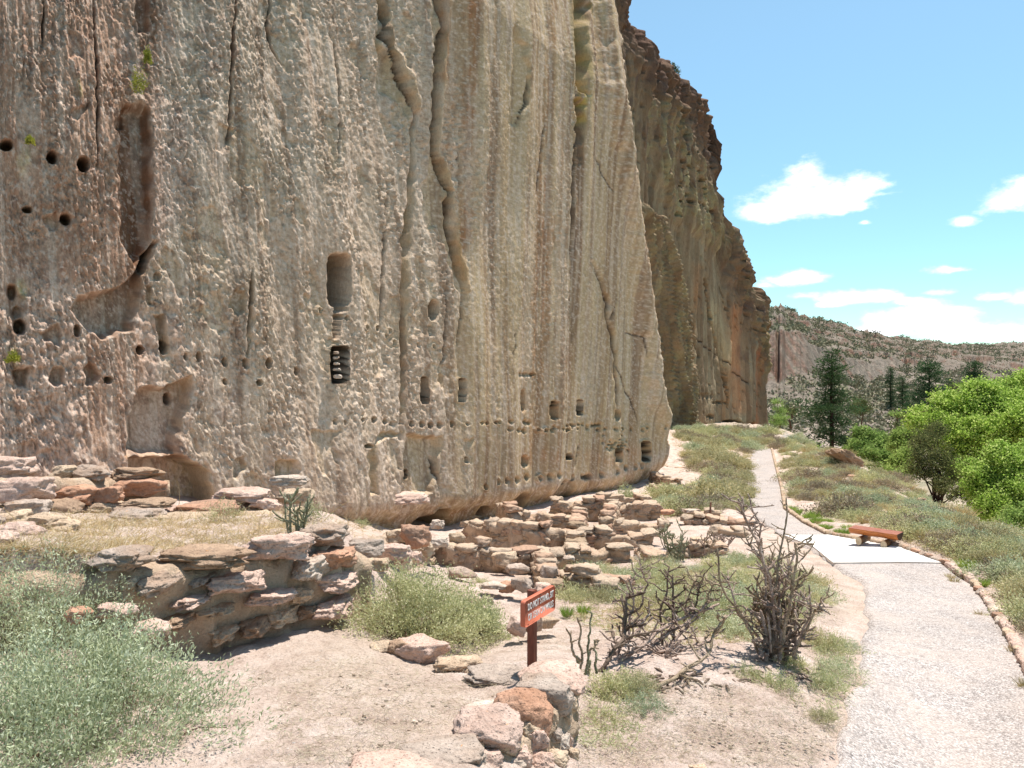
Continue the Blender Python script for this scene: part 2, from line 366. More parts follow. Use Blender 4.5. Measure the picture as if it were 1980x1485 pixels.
# ------------------------------------------------------------------ ground
def build_ground():
    px = np.concatenate([np.linspace(-4000, -420, 30), np.arange(-400, 2300, 5.0), np.linspace(2310, 6500, 34)])
    Y = np.concatenate([np.linspace(0.4, 2.3, 12), np.exp(np.linspace(math.log(2.4), math.log(60), 620)), np.exp(np.linspace(math.log(61), math.log(165), 60))])
    A, Bq = np.meshgrid(px, Y, indexing='ij'); X = (A-990)/F*Bq
    Z = ground_py(np.clip(A, -780, 2580), Bq)
    pd = path_dist(X, Bq); off = sstep(.14, .55, -pd)
    rough = fbm(X*.9, Bq*.9, oct=4, seed=3)*.05+fbm(X*5, Bq*5, oct=4, seed=5)*.022+np.abs(fbm(X*14, Bq*14, oct=3, seed=8))*.012
    far = sstep(12, 60, Bq)
    rough = rough*(1+far*2)
    Z = Z+(rough+.01)*off-.03*(1-off)
    n, m = A.shape; idx = np.arange(n*m).reshape(n, m)
    Q = np.stack([idx[:-1, :-1], idx[1:, :-1], idx[1:, 1:], idx[:-1, 1:]], -1).reshape(-1, 4)
    t = NT('dry_soil'); v = t.coord(); 
    n0 = t.noise(v, .55, 5, .6); n1 = t.noise(v, 3.5, 6, .62); n2 = t.noise(v, 45, 5, .65); n3 = t.noise(v, 160, 3, .6)
    c = t.ramp(n1, [(.3, lin1((168, 146, 132))), (.5, lin1((194, 173, 159))), (.72, lin1((212, 194, 182)))])
    c = t.mix(t.mr(n0, .45, .68, 0, .4), c, lin1((186, 168, 146)))
    c = t.mix(.8, c, t.ramp(n2, [(.3, (.62, .58, .55, 1)), (.5, (1, 1, 1, 1)), (.72, (1.18, 1.17, 1.16, 1))]), 'MULTIPLY')
    vo = t.voro(v, 55); pe = t.mr(vo, .16, .24, 1, 0); sel = t.mr(t.noise(v, 9, 2), .52, .6)
    c = t.mix(t.mul(pe, sel), c, lin1((212, 204, 196)))
    sp = t.N.new('ShaderNodeSeparateXYZ'); t.lk(t.geo().outputs['Position'], sp.inputs[0]); c = t.mix(t.mr(sp.outputs[1], 50, 80, 0, .8), c, t.ramp(t.noise(v, .35, 5, .65), [(.38, lin1((104, 106, 80))), (.52, lin1((150, 136, 112))), (.66, lin1((182, 166, 146)))]))
    nb = t.bump(n1, .05); nb = t.bump(t.mul(t.mul(n2, 1.0), t.mul(t.mul(pe, sel), .5), 'ADD'), .022, 1, nb); nb = t.bump(n3, .006, 1, nb)
    t.bsdf(c, .97, nb, .08)
    me = mesh_np('ground', np.stack([X, Bq, Z], -1).reshape(-1, 3), [Q], t.m)
    tag(link('ground', me), kind='structure')

def build_path():
    rows = []; YT = []
    Lp = _L[::-1]; Rp = _Rr[::-1]
    # resample rows
    k = np.linspace(0, len(_prow)-1, 260); i = np.minimum(k.astype(int), len(_prow)-2); f = (k-i)[:, None]
    Lp = _L[i]*(1-f)+_L[i+1]*f; Rp = _Rr[i]*(1-f)+_Rr[i+1]*f
    w = fbm(Lp[:, 1]*1.6, 0, oct=3, seed=21)*.09; Lp = Lp+np.stack([w, 0*w, 0*w], 1)
    t_ = np.linspace(0, 1, 26); P = Lp[:, None]*(1-t_[None, :, None])+Rp[:, None]*t_[None, :, None]
    P[..., 2] = gz(P[..., 0], P[..., 1])+.012-.09*(1-sstep(.0, .035, t_))[None]-.05*(1-sstep(0, .035, 1-t_))[None]
    n, m = P.shape[:2]; idx = np.arange(n*m).reshape(n, m)
    Q = np.stack([idx[:-1, :-1], idx[:-1, 1:], idx[1:, 1:], idx[1:, :-1]], -1).reshape(-1, 4)[:, ::-1]
    t = NT('gravel_path'); v = t.coord()
    vo = t.N.new('ShaderNodeTexVoronoi'); vo.inputs['Scale'].default_value = 40; t.lk(v, vo.inputs[0])
    c = t.ramp(t.noise(v, 70, 3, .7), [(.3, lin1((98, 91, 87))), (.5, lin1((168, 160, 155))), (.7, lin1((213, 207, 202)))])
    c2 = t.N.new('ShaderNodeSeparateColor'); t.lk(vo.outputs['Color'], c2.inputs[0])
    c = t.mix(.75, c, t.ramp(c2.outputs[0], [(0, (.62, .58, .56, 1)), (.5, (1, .97, .95, 1)), (1, (1.25, 1.22, 1.2, 1))]), 'MULTIPLY')
    c = t.mix(.8, c, t.ramp(t.noise(v, .8, 5, .6), [(.35, (.86, .84, .82, 1)), (.65, (1.06, 1.05, 1.04, 1))]), 'MULTIPLY'); wear = t.noise(v, 1.7, 5, .65); c = t.mix(t.mr(wear, .42, .68, 0, .55), c, lin1((188, 172, 160)))
    fx = t.mr(t.noise(v, .5, 2), .4, .6); 
    nb = t.bump(vo.outputs['Distance'], -.014, 1.0); nb = t.bump(t.noise(v, 9, 3), .02, .5, nb)
    t.bsdf(c, .95, nb, .15)
    me = mesh_np('path', P.reshape(-1, 3), [Q], t.m); tag(link('path', me), kind='structure')
    # second stretch of the path beyond the crest
    a = cast([1494, 1497, 1500, 1513], [822, 829, 838, 853]); b = cast([1499, 1506, 1520, 1537], [822, 829, 838, 853])
    P = np.stack([a, b], 1); P[..., 2] += .1
    k = np.linspace(0, 3, 25); i = np.minimum(k.astype(int), 2); f = (k-i)[:, None, None]; P = P[i]*(1-f)+P[i+1]*f
    idx = np.arange(50).reshape(25, 2); Q = np.stack([idx[:-1, 0], idx[:-1, 1], idx[1:, 1], idx[1:, 0]], -1)[:, ::-1]
    tag(link('path', mesh_np('path_far', P.reshape(-1, 3), [Q], t.m)), kind='structure')
    # concrete pad under the bench
    nr = 30; s = np.linspace(0, 1, nr)
    e = [(1036.5,1514,1603),(1060,1572,1738),(1092,1611,1824)]
    py = np.interp(s, [0, .45, 1], [r[0] for r in e]); l = np.interp(s, [0, .45, 1], [r[1] for r in e]); r_ = np.interp(s, [0, .45, 1], [r[2] for r in e])
    A = cast(l, py); B_ = cast(r_, py); t_ = np.linspace(0, 1, 24)
    P = A[:, None]*(1-t_[None, :, None])+B_[:, None]*t_[None, :, None]; P[..., 2] = gz(P[..., 0], P[..., 1])+.034
    idx = np.arange(nr*24).reshape(nr, 24); Q = np.stack([idx[:-1, :-1], idx[:-1, 1:], idx[1:, 1:], idx[1:, :-1]], -1).reshape(-1, 4)[:, ::-1]
    t = NT('pale_concrete'); v = t.coord(); n1 = t.noise(v, 2.2, 5, .6); n2 = t.noise(v, 60, 4)
    c = t.ramp(n1, [(.3, lin1((206, 200, 192))), (.7, lin1((230, 227, 221)))]); c = t.mix(t.mr(t.noise(v, 5, 5, .7), .56, .7, 0, .5), c, lin1((186, 172, 158))); c = t.mix(.4, c, t.ramp(n2, [(.3, (.9, .89, .88, 1)), (.7, (1.05,)*3+(1,))]), 'MULTIPLY')
    t.bsdf(c, .85, t.bump(n2, .003), .2)
    # give the slab an edge
    V = P.reshape(-1, 3); Fs = [Q]
    ring = np.concatenate([idx[0, :], idx[1:, -1], idx[-1, -2::-1], idx[-2:0:-1, 0]]); low = V[ring]-np.array([[0, 0, .05]])
    k = len(ring); b0 = len(V); V = np.concatenate([V, low]); j = np.arange(k); j2 = (j+1) % k
    Fs.append(np.stack([ring[j], b0+j, b0+j2, ring[j2]], -1))
    tag(link('concrete_pad', mesh_np('concrete_pad', V, Fs, t.m, smooth=False)), kind='structure')

# ------------------------------------------------------------------ the near cliff, a tuff face with caves, sockets and fissures
CPX = [-1200, -500, 0, 200, 420, 600, 730, 860, 1000, 1130, 1250, 1330, 1420]
CY =  [9.0,   9.6, 11.0, 11.8, 13.0, 14.2, 15.6, 17.8, 21.0, 25.2, 31.0, 36.5, 44.0]
def smooth1(x, k):
    ker = np.hanning(k+2)[1:-1]; ker /= ker.sum(); p = k//2
    return np.convolve(np.concatenate([np.full(p, x[0])+np.arange(-p, 0)*(x[1]-x[0]), x, np.full(p, x[-1])+np.arange(1, p+1)*(x[-1]-x[-2])]), ker, 'valid')[:len(x)]
_cpx = np.arange(-1300, 1500, 2.0); _cY = smooth1(smooth1(np.interp(_cpx, CPX, CY), 91), 91)
def cliffY(px): return np.interp(px, _cpx, _cY)

def cliff_grid(px, py, Yf):
    """grid of plan columns and rows -> base points, plan normal, arc length"""
    Y = Yf(px); X = (px-990)/F*Y; P = np.stack([X, Y], 1)
    t = np.gradient(P, axis=0); tl = np.linalg.norm(t, axis=1); t /= tl[:, None]
    nrm = np.stack([t[:, 1], -t[:, 0]], 1); u = np.concatenate([[0], np.cumsum(np.linalg.norm(np.diff(P, axis=0), axis=1))])
    return P, nrm, u

def emit_cliff(name, A, B, X, Y, Z, C, mat):
    n, m = A.shape; idx = np.arange(n*m).reshape(n, m)
    Q = np.stack([idx[:-1, :-1], idx[:-1, 1:], idx[1:, 1:], idx[1:, :-1]], -1).reshape(-1, 4)
    return mesh_np(name, np.stack([X, Y, Z], -1).reshape(-1, 3), [Q], mat, True, C.reshape(-1, 3))

def cliff_mat(name, grain=26, bumpd=.02):
    t = NT(name); a = t.N.new('ShaderNodeVertexColor'); a.layer_name = 'col'
    v = t.coord(scale=(1, 1, .55)); n1 = t.noise(v, grain, 5, .65); n2 = t.noise(v, grain*3.2, 4, .6); n3 = t.noise(v, 1.6, 4)
    c = t.mix(.8, a.outputs[0], t.ramp(n1, [(.3, (.78, .76, .74, 1)), (.5, (1, 1, 1, 1)), (.72, (1.14, 1.14, 1.14, 1))]), 'MULTIPLY')
    c = t.mix(.5, c, t.ramp(n2, [(.33, (.74, .7, .68, 1)), (.5, (1, 1, 1, 1)), (.7, (1.15, 1.15, 1.15, 1))]), 'MULTIPLY')
    c = t.mix(.5, c, t.ramp(n3, [(.35, (.88, .88, .86, 1)), (.65, (1.1, 1.08, 1.06, 1))]), 'MULTIPLY')
    nb = t.bump(n1, bumpd); nb = t.bump(n2, bumpd*.35, 1, nb)
    t.bsdf(c, .95, nb, .06)
    return t.m

def build_cliff():
    px = np.concatenate([np.linspace(-1200, -110, 40), np.arange(-100, 1308, 2.0)])
    pyl = np.concatenate([np.array([-3200, -2600, -2100, -1700, -1350, -1050, -800, -600, -450, -340, -260, -200, -160, -130, -105]), np.arange(-90, 1110, 2.0)])
    P, nr, u = cliff_grid(px, pyl, cliffY)
    A, B = np.meshgrid(px, pyl, indexing='ij'); Yc = P[:, 1][:, None]+0*B; Xc = P[:, 0][:, None]+0*B; U = u[:, None]+0*B
    zb = zof(B, Yc)
    ztop = np.interp(px, [-1200, 0, 600, 1000, 1300], [13, 15, 19, 24, 27])[:, None]+fbm(u*.35, 0, oct=3, seed=2)[:, None]*1.5
    Z = np.minimum(zb, ztop)
    Z = Z+0.0
    over = np.maximum(zb-ztop, 0)          # rows beyond the top run back over the plateau
    d = -over*.9
    # lean
    lean = np.interp(px, [-1200, 0, 350, 620, 800, 950, 1300], [.18, .175, .17, .155, .09, -.02, -.07])[:, None]
    zref = zof(np.interp(px, [0, 420, 860, 1250], [920, 950, 1000, 900]), P[:, 1])[:, None]
    d = d-lean*(np.minimum(Z, 9)-zref)-np.maximum(Z-9, 0)*.12
    # broad waves
    s = 1.0
    d = d+fbm(U*.33, Z*.10, oct=3, seed=11)*np.interp(px, [0, 700, 1000, 1300], [.42, .34, .16, .16])[:, None]+fbm(U*1.1, Z*.22, oct=3, seed=14)*.08*np.interp(px, [0, 900, 1000, 1300], [1, 1, .3, .25])[:, None]
    # outlines below are surveyed against the leaned and waved face
    A0, B0 = A, B
    Xq = Xc+nr[:, 0][:, None]*d; Yq = Yc+nr[:, 1][:, None]*d; A = 990+F*Xq/Yq; B = HZ-F*Z/Yq
    # warped coordinates for hand-drawn outlines
    wx = fbm(A*.04, B*.03, oct=2, seed=31)*7; wy = fbm(A*.04, B*.03, oct=2, seed=37)*7
    Aw, Bw = A+wx, B+wy
    wx2 = fbm(A*.1, B*.06, oct=2, seed=41)*2.0; Aw2, Bw2 = A+wx2, B+wx2*.7
    smoothm = np.zeros_like(A)             # 1 where the face is smooth (spalled or carved)
    stain = {}
    def recess(poly, depth, soft=7, sm=1.0, fine=False):
        nonlocal d, smoothm
        a, b = (Aw2, Bw2) if fine else (Aw, Bw)
        x0 = min(p[0] for p in poly)-110; x1 = max(p[0] for p in poly)+110
        i0, i1 = np.searchsorted(px, x0), np.searchsorted(px, x1)
        sd = np.full(A.shape, -50.0); sd[i0:i1] = poly_sd(a[i0:i1], b[i0:i1], poly)
        m = sstep(0, soft, sd); d = d-depth*m; smoothm = np.maximum(smoothm, sm*sstep(-1, 3, sd))
        return m
    R1 = recess([(722,-200),(744,0),(756,30),(740,60),(742,90),(762,118),(782,160),(796,215),(790,240),(772,205),(755,185),(728,182),(727,0),(722,-200)], .17, 9)
    R2 = recess([(832,-200),(862,-200),(858,0),(852,60),(860,110),(850,160),(842,280),(868,345),(878,430),(884,500),(897,575),(884,560),(866,500),(848,440),(828,450),(828,320),(836,160)], .13, 7)
    recess([(775,470),(792,330),(798,240),(804,240),(800,420),(790,600),(780,840),(776,840)], .16, 5)
    recess([(784,838),(858,840),(852,900),(842,958),(790,960),(778,930),(780,880)], .22, 8)
    recess([(735,830),(792,835),(728,860),(735,960),(716,960),(710,880)], .14, 8)
    recess([(898,845),(918,845),(912,900),(900,890)], .12, 8)
    recess([(1000,40),(1030,150),(1020,200),(1000,246),(984,240),(990,150),(992,60)], .10, 5)
    recess([(1108,-100),(1140,-100),(1141,120),(1136,190),(1118,180),(1110,60)], .75, 10)
    recess([(1112,180),(1135,200),(1128,260),(1118,330),(1112,260)], .7, 6)
    # brown shaded bay and its hood on the left
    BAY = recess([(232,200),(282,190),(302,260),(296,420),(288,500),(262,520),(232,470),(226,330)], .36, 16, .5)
    recess([(262,-200),(296,-200),(292,60),(262,70)], .22, 8, .7)
    recess([(190,565),(240,545),(292,478),(302,466),(300,490),(278,540),(262,640),(200,660),(150,625),(135,600),(150,570)], .42, 12, .75)
    recess([(248,800),(262,760),(285,740),(320,745),(372,720),(376,760),(360,810),(350,850),(352,888),(240,884)], .40, 14)
    recess([(243,884),(352,880),(372,892),(400,905),(414,960),(418,1060),(236,1060)], .75, 10)
    recess([(72,640),(115,625),(128,655),(118,668),(82,662)], .14, 8, .6)
    recess([(10,550),(34,548),(46,600),(44,650),(24,648),(16,600)], .12, 8, .6)
    recess([(20,720),(60,705),(54,752),(30,752)], .25, 9, .6)
    recess([(88,735),(98,708),(125,712),(130,745),(98,752)], .22, 8, .6)
    recess([(160,715),(170,695),(188,700),(198,730),(184,748),(164,745)], .22, 9, .6)
    recess([(440,600),(452,555),(474,560),(474,600),(462,612),(448,604)], .12, 6)
    recess([(482,540),(494,545),(492,600),(487,690),(480,690),(481,600)], .10, 4)
    recess([(296,605),(322,600),(328,640),(326,685),(308,684),(300,640)], .22, 10)
    recess([(280,556),(296,552),(300,590),(284,590)], .10, 5)
    recess([(448,890),(472,880),(480,905),(460,930),(446,930)], .12, 6)
    recess([(530,890),(575,888),(584,910),(580,926),(530,924)], .2, 8)
    recess([(222,230),(246,212),(248,240),(232,258),(218,250)], .16, 5)
    recess([(134,215),(160,205),(182,195),(172,215),(150,232),(138,228)], .10, 5)
    recess([(84,420),(112,402),(116,440),(110,448),(90,448)], .16, 5)
    recess([(130,40),(165,90),(168,120),(128,108)], .07, 8, .4)
    recess([(600,832),(662,828),(640,870),(632,930),(610,900)], .06, 6, .5)
    recess([(420,235),(460,250),(430,300),(415,290)], .07, 6, .3)
    recess([(812,735),(836,700),(870,700),(880,712),(876,760),(862,770),(852,745),(840,760)], .05, 5, .5)
    # fissures
    def crack(pts, w, depth, warp=3.0):
        w = w*1.15; depth = depth*1.5
        nonlocal d
        dd, tt = seg_dist(Aw2+wx*.35*warp/3, Bw2, pts); dd = np.asarray(dd)
        wv = w*(.55+.8*np.abs(fbm(B*.02, 0, oct=2, seed=int(w*7))))
        g = np.exp(-(dd/wv)**2)*np.sin(np.clip(tt, .02, .98)*np.pi)**.4; d = d-depth*g*np.interp(px, [700, 950, 1300], [1, .4, .16])[:, None]
        return g
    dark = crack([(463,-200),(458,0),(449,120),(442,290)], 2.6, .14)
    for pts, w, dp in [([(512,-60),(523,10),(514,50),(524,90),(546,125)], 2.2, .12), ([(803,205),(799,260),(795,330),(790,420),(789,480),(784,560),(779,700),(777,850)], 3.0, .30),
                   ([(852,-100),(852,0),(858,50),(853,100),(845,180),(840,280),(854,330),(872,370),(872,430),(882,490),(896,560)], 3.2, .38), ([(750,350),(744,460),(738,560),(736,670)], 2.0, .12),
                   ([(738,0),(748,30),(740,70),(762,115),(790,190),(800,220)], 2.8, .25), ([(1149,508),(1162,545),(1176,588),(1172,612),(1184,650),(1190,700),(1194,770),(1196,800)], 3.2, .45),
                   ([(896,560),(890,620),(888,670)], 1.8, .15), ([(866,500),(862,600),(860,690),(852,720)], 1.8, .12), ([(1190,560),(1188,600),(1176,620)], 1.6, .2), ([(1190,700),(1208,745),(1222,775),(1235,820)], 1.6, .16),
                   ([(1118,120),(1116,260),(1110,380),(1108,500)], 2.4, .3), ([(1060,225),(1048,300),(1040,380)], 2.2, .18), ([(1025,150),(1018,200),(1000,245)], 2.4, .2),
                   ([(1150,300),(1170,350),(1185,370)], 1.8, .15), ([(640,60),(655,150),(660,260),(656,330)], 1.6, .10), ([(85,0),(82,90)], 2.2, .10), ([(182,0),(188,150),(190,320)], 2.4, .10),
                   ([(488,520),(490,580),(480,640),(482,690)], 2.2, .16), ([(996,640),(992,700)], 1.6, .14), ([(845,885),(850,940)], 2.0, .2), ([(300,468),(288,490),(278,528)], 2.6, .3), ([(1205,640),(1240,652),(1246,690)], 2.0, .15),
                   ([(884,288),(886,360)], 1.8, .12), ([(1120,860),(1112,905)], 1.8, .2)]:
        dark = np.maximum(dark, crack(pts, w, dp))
    # flakes standing proud beside the fissures
    def ridge(pts, w, h):
        nonlocal d
        dd, tt = seg_dist(Aw, Bw, pts); d = d+h*np.exp(-(dd/w)**2)
        return np.exp(-(dd/w)**2)
    fl1 = ridge([(748,52),(752,85),(770,115),(788,150),(802,205)], 9, .14)
    fl2 = ridge([(866,0),(864,60),(858,150),(846,290),(876,370),(882,420),(890,480),(902,560)], 6, .06)
    # grain
    d_form = d; d = np.zeros_like(A)
    spall = sstep(.2, .27, fbm(U*1.1+Z*.25, Z*.55, oct=4, seed=51)); spall = np.where(A < 300, 0, spall)
    right = sstep(850, 1010, A+fbm(U*.5, Z*.08, oct=3, seed=55)*180)
    streak = sstep(.02, .3, fbm(U*.9, Z*.05, oct=3, seed=57))*right*(1-sstep(760, 830, B))
    ga = (1-.85*smoothm)*(1-.78*right)*(1-.3*spall)+streak*.32*(1-smoothm)
    spf = .05*spall*(1-right)*(1-smoothm); d = d-spf
    lowsm = sstep(790, 850, Bw)*sstep(500, 700, A); ga = ga*(1-.6*lowsm)
    k = np.sqrt(np.maximum(Yc, 9)/12)
    rib = ((1-sstep(225, 300, Aw))*(1-sstep(520, 570, Bw+(.25*(150-A)))) + sstep(150, 175, Aw)*(1-sstep(262, 282, Aw))*sstep(635, 655, Bw)*(1-sstep(850, 900, Bw)))
    rib = np.clip(rib, 0, 1)*(1-smoothm*.6)
    q1 = U/k+Z/k*.35
    q1 = U/k+Z/k*.10+fbm(U*1.5, Z*1.5, oct=2, seed=60)*.06
    g0 = pnoise(q1*17, Z/k*5.0, 0, 62)
    g = fbm(q1*24, Z/k*5.6+g0*.5, oct=3, seed=61, gain=.8)
    g2 = fbm(q1*5.2, Z/k*2.4, oct=2, seed=64)
    d = d+(.041*g+.010*g2)*k*ga*(.35+.85*sstep(-.3, .3, fbm(U*1.6, Z*.7, oct=4, seed=66)))
    d = d+fbm(U*7, Z*.45, oct=3, seed=67)*.020*(1-smoothm)*(1-.75*right)+fbm(U*.9, Z*.35, oct=4, seed=68)*.045*(1-right)
    ang = np.abs(fbm(U*1.3+Z*.15, Z*.22, oct=3, seed=69)); d = d-.018*(1-sstep(0, .03, ang))*(1-right*.6)*(1-smoothm)*(1-rib*.75)
    r1 = fbm(U*15, Z*1.3, oct=3, seed=71, gain=.6); r2 = fbm(U*6, Z*1.1, oct=2, seed=73)
    d = d+(.034*r1+.03*r2)*rib
    lump = fbm(U*3.2, Z*2.8, oct=3, seed=75); wl = (1-sstep(330, 420, A))*sstep(560, 600, Bw)*(1-rib)*(1-smoothm); d = d+lump*.09*wl
    d = d+fbm(U*2.2, Z*.12, oct=3, seed=77)*.032*right+fbm(U*.7, Z*.05, oct=2, seed=78)*.12*right
    d = d+fbm(U*9, Z*2.5, oct=3, seed=79)*.006
    d_grain = d; d = d_form
    # undercut at the foot
    ye = np.interp(px, [500, 600, 700, 780, 870, 960, 1060, 1180, 1250, 1292], [1012, 985, 978, 972, 962, 952, 938, 922, 905, 880])[:, None]+wy*.8
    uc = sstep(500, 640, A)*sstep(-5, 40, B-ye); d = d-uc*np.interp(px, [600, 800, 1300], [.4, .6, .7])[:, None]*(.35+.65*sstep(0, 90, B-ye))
    # ledge boulder at the lip
    # caves, sockets, slots: (x, y, rx, ry, depth, squareness)
    H = [(12,280,13,11,.5,0),(101,304,10,12,.5,0),(162,317,12,15,.6,0),(53,405,10,7,.4,0),(127,424,11,11,.5,0),(22,565,9,14,.16,0),(39,632,12,14,.45,0),(33,603,9,12,.12,0),
         (317,672,9,14,.5,0),(271,677,8,9,.4,0),(435,700,5,9,.3,0),(476,703,6,10,.32,0),(521,703,6,11,.3,0),(573,718,4,8,.25,0),(503,740,6,6,.3,0),(435,738,4,6,.22,0),(339,773,7,12,.4,0),(266,775,5,9,.3,0),
         (150,640,7,12,.25,0),(210,735,9,7,.3,0),(305,535,8,9,.12,0),(360,690,4,7,.2,0),(385,690,5,10,.2,0),
         (657,542,22,48,1.0,.5),(660,597,13,8,.3,0),(838,600,9,20,.5,0),(835,640,7,12,.08,0),(620,600,3,5,.2,0),(661,613,3,5,.2,0),(672,615,3,5,.2,0),(652,628,7,28,.3,.3),
         (659,706,17,34,1.6,.8),(822,755,7.5,24,2.2,.8),(894,755,6.5,21,2.2,.8),(855,735,4,14,.2,0),(793,918,10,8,1.4,1),(904,890,5,5.5,1.2,1),(714,863,9,4,.2,0),
         (1010,775,3.5,20,.6,0),(1071,793,6,16,2.2,.5),(1121,788,6,14,2.2,.5),(1195,803,5,10,.8,0),(1197,880,6,12,2.2,.8),(1250,873,8,18,3,.7),(1243,874,2,8,.6,0),
         (1100,883,5.5,5.5,1.4,1),(1013,892,6,8,.35,.7),(755,640,2.5,5,.2,0),(748,650,2,4,.2,0),(712,633,3,5,.2,0),(731,635,3,6,.2,0),(764,662,2.5,5,.2,0),(780,663,3,5,.2,0),(808,667,2.5,4,.2,0),(840,670,2.5,4,.2,0),
         (724,812,5,6,.3,0),(745,816,4,5,.25,0),(668,818,2.5,5,.2,0),(648,816,2.5,5,.2,0),(702,812,3,4,.2,0),(757,820,3,5,.2,0),(777,818,3,4,.2,0),(797,820,4.5,6,.4,0),(816,821,4.5,6,.4,0),(832,822,4.5,6,.4,0),(850,822,4.5,6,.4,0),(874,820,4,6,.4,0),(905,820,3,4,.25,0),
         (875,1018,14,30,.6,.6),(957,990,9,10,.8,.2),(866,1060,40,60,.5,.1),(1022,975,14,22,.3,.2),(1100,960,16,30,.12,.3)]
    r_ = random.Random(5)
    for x in range(932, 1030, 9): r_.random() < .3 or H.append((x+r_.uniform(-1,1), 817+r_.uniform(-1.5,1.5), 2.4, 3.2, .35, 0))
    for x in range(1050, 1290, 12): r_.random() < .25 or H.append((x+r_.uniform(-4,4), 829-(x-1050)*.004+r_.uniform(-3,3), r_.uniform(1.6,2.5), r_.uniform(2.2,3.4), .5, 0))
    for x in range(985, 1110, 14): r_.random() < .4 or H.append((x+r_.uniform(-2,2), 832+r_.uniform(-1.5,1.5), 2.2, 3, .4, 0))
    for x in range(1005, 1040, 7): H.append((x, 724, 2, 2.5, .35, 0))
    for x in range(1095, 1160, 8): H.append((x+r_.uniform(-2,2), 822+r_.uniform(-2,2), 2, 2.6, .4, 0))
    for i in range(30): H.append((r_.uniform(1165, 1215), r_.uniform(835, 872), 1.6, 1.8, .3, 0))
    for x, y in [(940,942),(965,932),(980,930),(997,928),(1017,922),(1046,925),(1062,922),(1081,919),(1094,932),(1108,924),(1126,922),(1133,923),(1139,922),(1163,918),(1195,912),(1210,905),(1230,903),(1243,901)]: H.append((x, y, 3, 5.5, .5, 0))
    hole = np.zeros_like(A); hole_shade = np.zeros_like(A)  # second mask paints shade over the deeper openings and their rims
    for (x, y, rx, ry, dp, sq) in H:
        i0, i1 = np.searchsorted(px, x-rx*1.8-100), np.searchsorted(px, x+rx*1.8+100); j0, j1 = np.searchsorted(pyl, y-ry*1.8-60), np.searchsorted(pyl, y+ry*1.8+60)
        a = (A[i0:i1, j0:j1]+wx2[i0:i1, j0:j1]*.5-x)/rx; b = (B[i0:i1, j0:j1]+wx2[i0:i1, j0:j1]*.4-y)/ry
        p = 2+6*sq; q = (np.abs(a)**p+np.abs(b)**p)**(1/p)
        m = 1-(sstep(.88, 1.1, q) if sq > .25 else sstep(.72, 1.12, q)); d[i0:i1, j0:j1] -= dp*m*1.1; hole_shade[i0:i1, j0:j1] = np.maximum(hole_shade[i0:i1, j0:j1], (1-sstep(1.0, 1.28, q))*(1.0 if dp > 1.15 else .5 if dp > .45 else 0)); hole[i0:i1, j0:j1] = np.maximum(hole[i0:i1, j0:j1], m)
    st = np.maximum(np.abs(np.gradient(d, axis=0)), np.abs(np.gradient(d, axis=1))*.7); st = np.maximum.reduce([st, np.roll(st, 1, 0), np.roll(st, -1, 0), np.roll(st, 1, 1), np.roll(st, -1, 1)])
    steep = sstep(.025, .09, st); d = d+d_grain*(1-.92*steep)
    # eastern edge of this face: it breaks away behind a slanting arris
    xe = np.interp(pyl, [-3200, -400, 0, 100, 260, 400, 520, 640, 760, 800, 860, 900, 960, 1100], [990, 1128, 1176, 1188, 1208, 1230, 1246, 1263, 1277, 1288, 1299, 1296, 1262, 1230])[None, :]+fbm(0*pyl, pyl*.03, oct=3, seed=91)[None]*4
    back = np.maximum(A-xe, 0); 
    d = d+.35*np.exp(-((A-xe+8)/16)**2)*(1-sstep(780, 860, B))
    X = Xc+nr[:, 0][:, None]*d; Y = Yc+nr[:, 1][:, None]*d
    # break: past the edge the surface folds back to the left
    w = sstep(0, 14, back); X = X-w*2.2-back*.06; Y = Y+w*3.5+back*.1
    # colours (mineral tones, water stains and some painted shade, laid where they sit on the rock)
    base = np.array(lin((192, 167, 144))); C = np.ones(A.shape+(3,))*base
    def paint(m, c, k=1.0):
        nonlocal C
        m = np.clip(m*k, 0, 1)[..., None]; C = C*(1-m)+np.array(lin(c))*m
    mott = fbm(U*1.2, Z*.5, oct=4, seed=101)
    paint(sstep(-.1, .5, mott), (196, 174, 150), .6)
    paint(smoothm, (190, 166, 132), .7)
    paint(spall*(1-right), (194, 170, 140), .5)
    paint(right, (184, 157, 121), .85)
    paint(streak, (202, 176, 152), .6)
    paint(1-sstep(300, 420, A+mott*120), (190, 160, 142), .8)
    paint(rib, (178, 142, 118), .8)
    paint(rib*sstep(0, .5, r1), (150, 112, 92), .5)
    vst = fbm(U*2.6, Z*.07, oct=3, seed=105)
    paint(right*sstep(.0, .35, vst), (192, 170, 138), .6); paint(right*sstep(.1, .4, -vst), (150, 120, 90), .6)
    # named streaks
    def vstreak(pts, w, c, k):
        dd, tt = seg_dist(Aw+wx*.3, B, pts); m = np.exp(-(dd/w)**2)*(.3+.7*sstep(-.4, .3, fbm(U*11, Z*.5, oct=3, seed=109))); paint(m, tuple(.72*v+.28*q for v, q in zip(c, (178, 150, 120))), k)
    vstreak([(866,-100),(864,80),(858,150)], 9, (166, 100, 62), .9); vstreak([(870,150),(872,340)], 7, (178, 130, 92), .6)
    vstreak([(912,-100),(908,60),(904,200),(902,330),(898,480)], 10, (150, 96, 60), .85); vstreak([(922,-80),(916,60)], 10, (160, 104, 66), .8)
    vstreak([(882,380),(884,450),(893,540)], 7, (188, 140, 92), .8)
    vstreak([(1070,0),(1062,220),(1050,340),(1046,440),(1038,600),(1030,760),(1028,900)], 8, (150, 104, 66), .8)
    vstreak([(1070,420),(1064,560),(1048,740),(1036,860)], 8, (156, 108, 68), .8); vstreak([(1058,340),(1056,480),(1050,620)], 5, (170, 96, 54), .7)
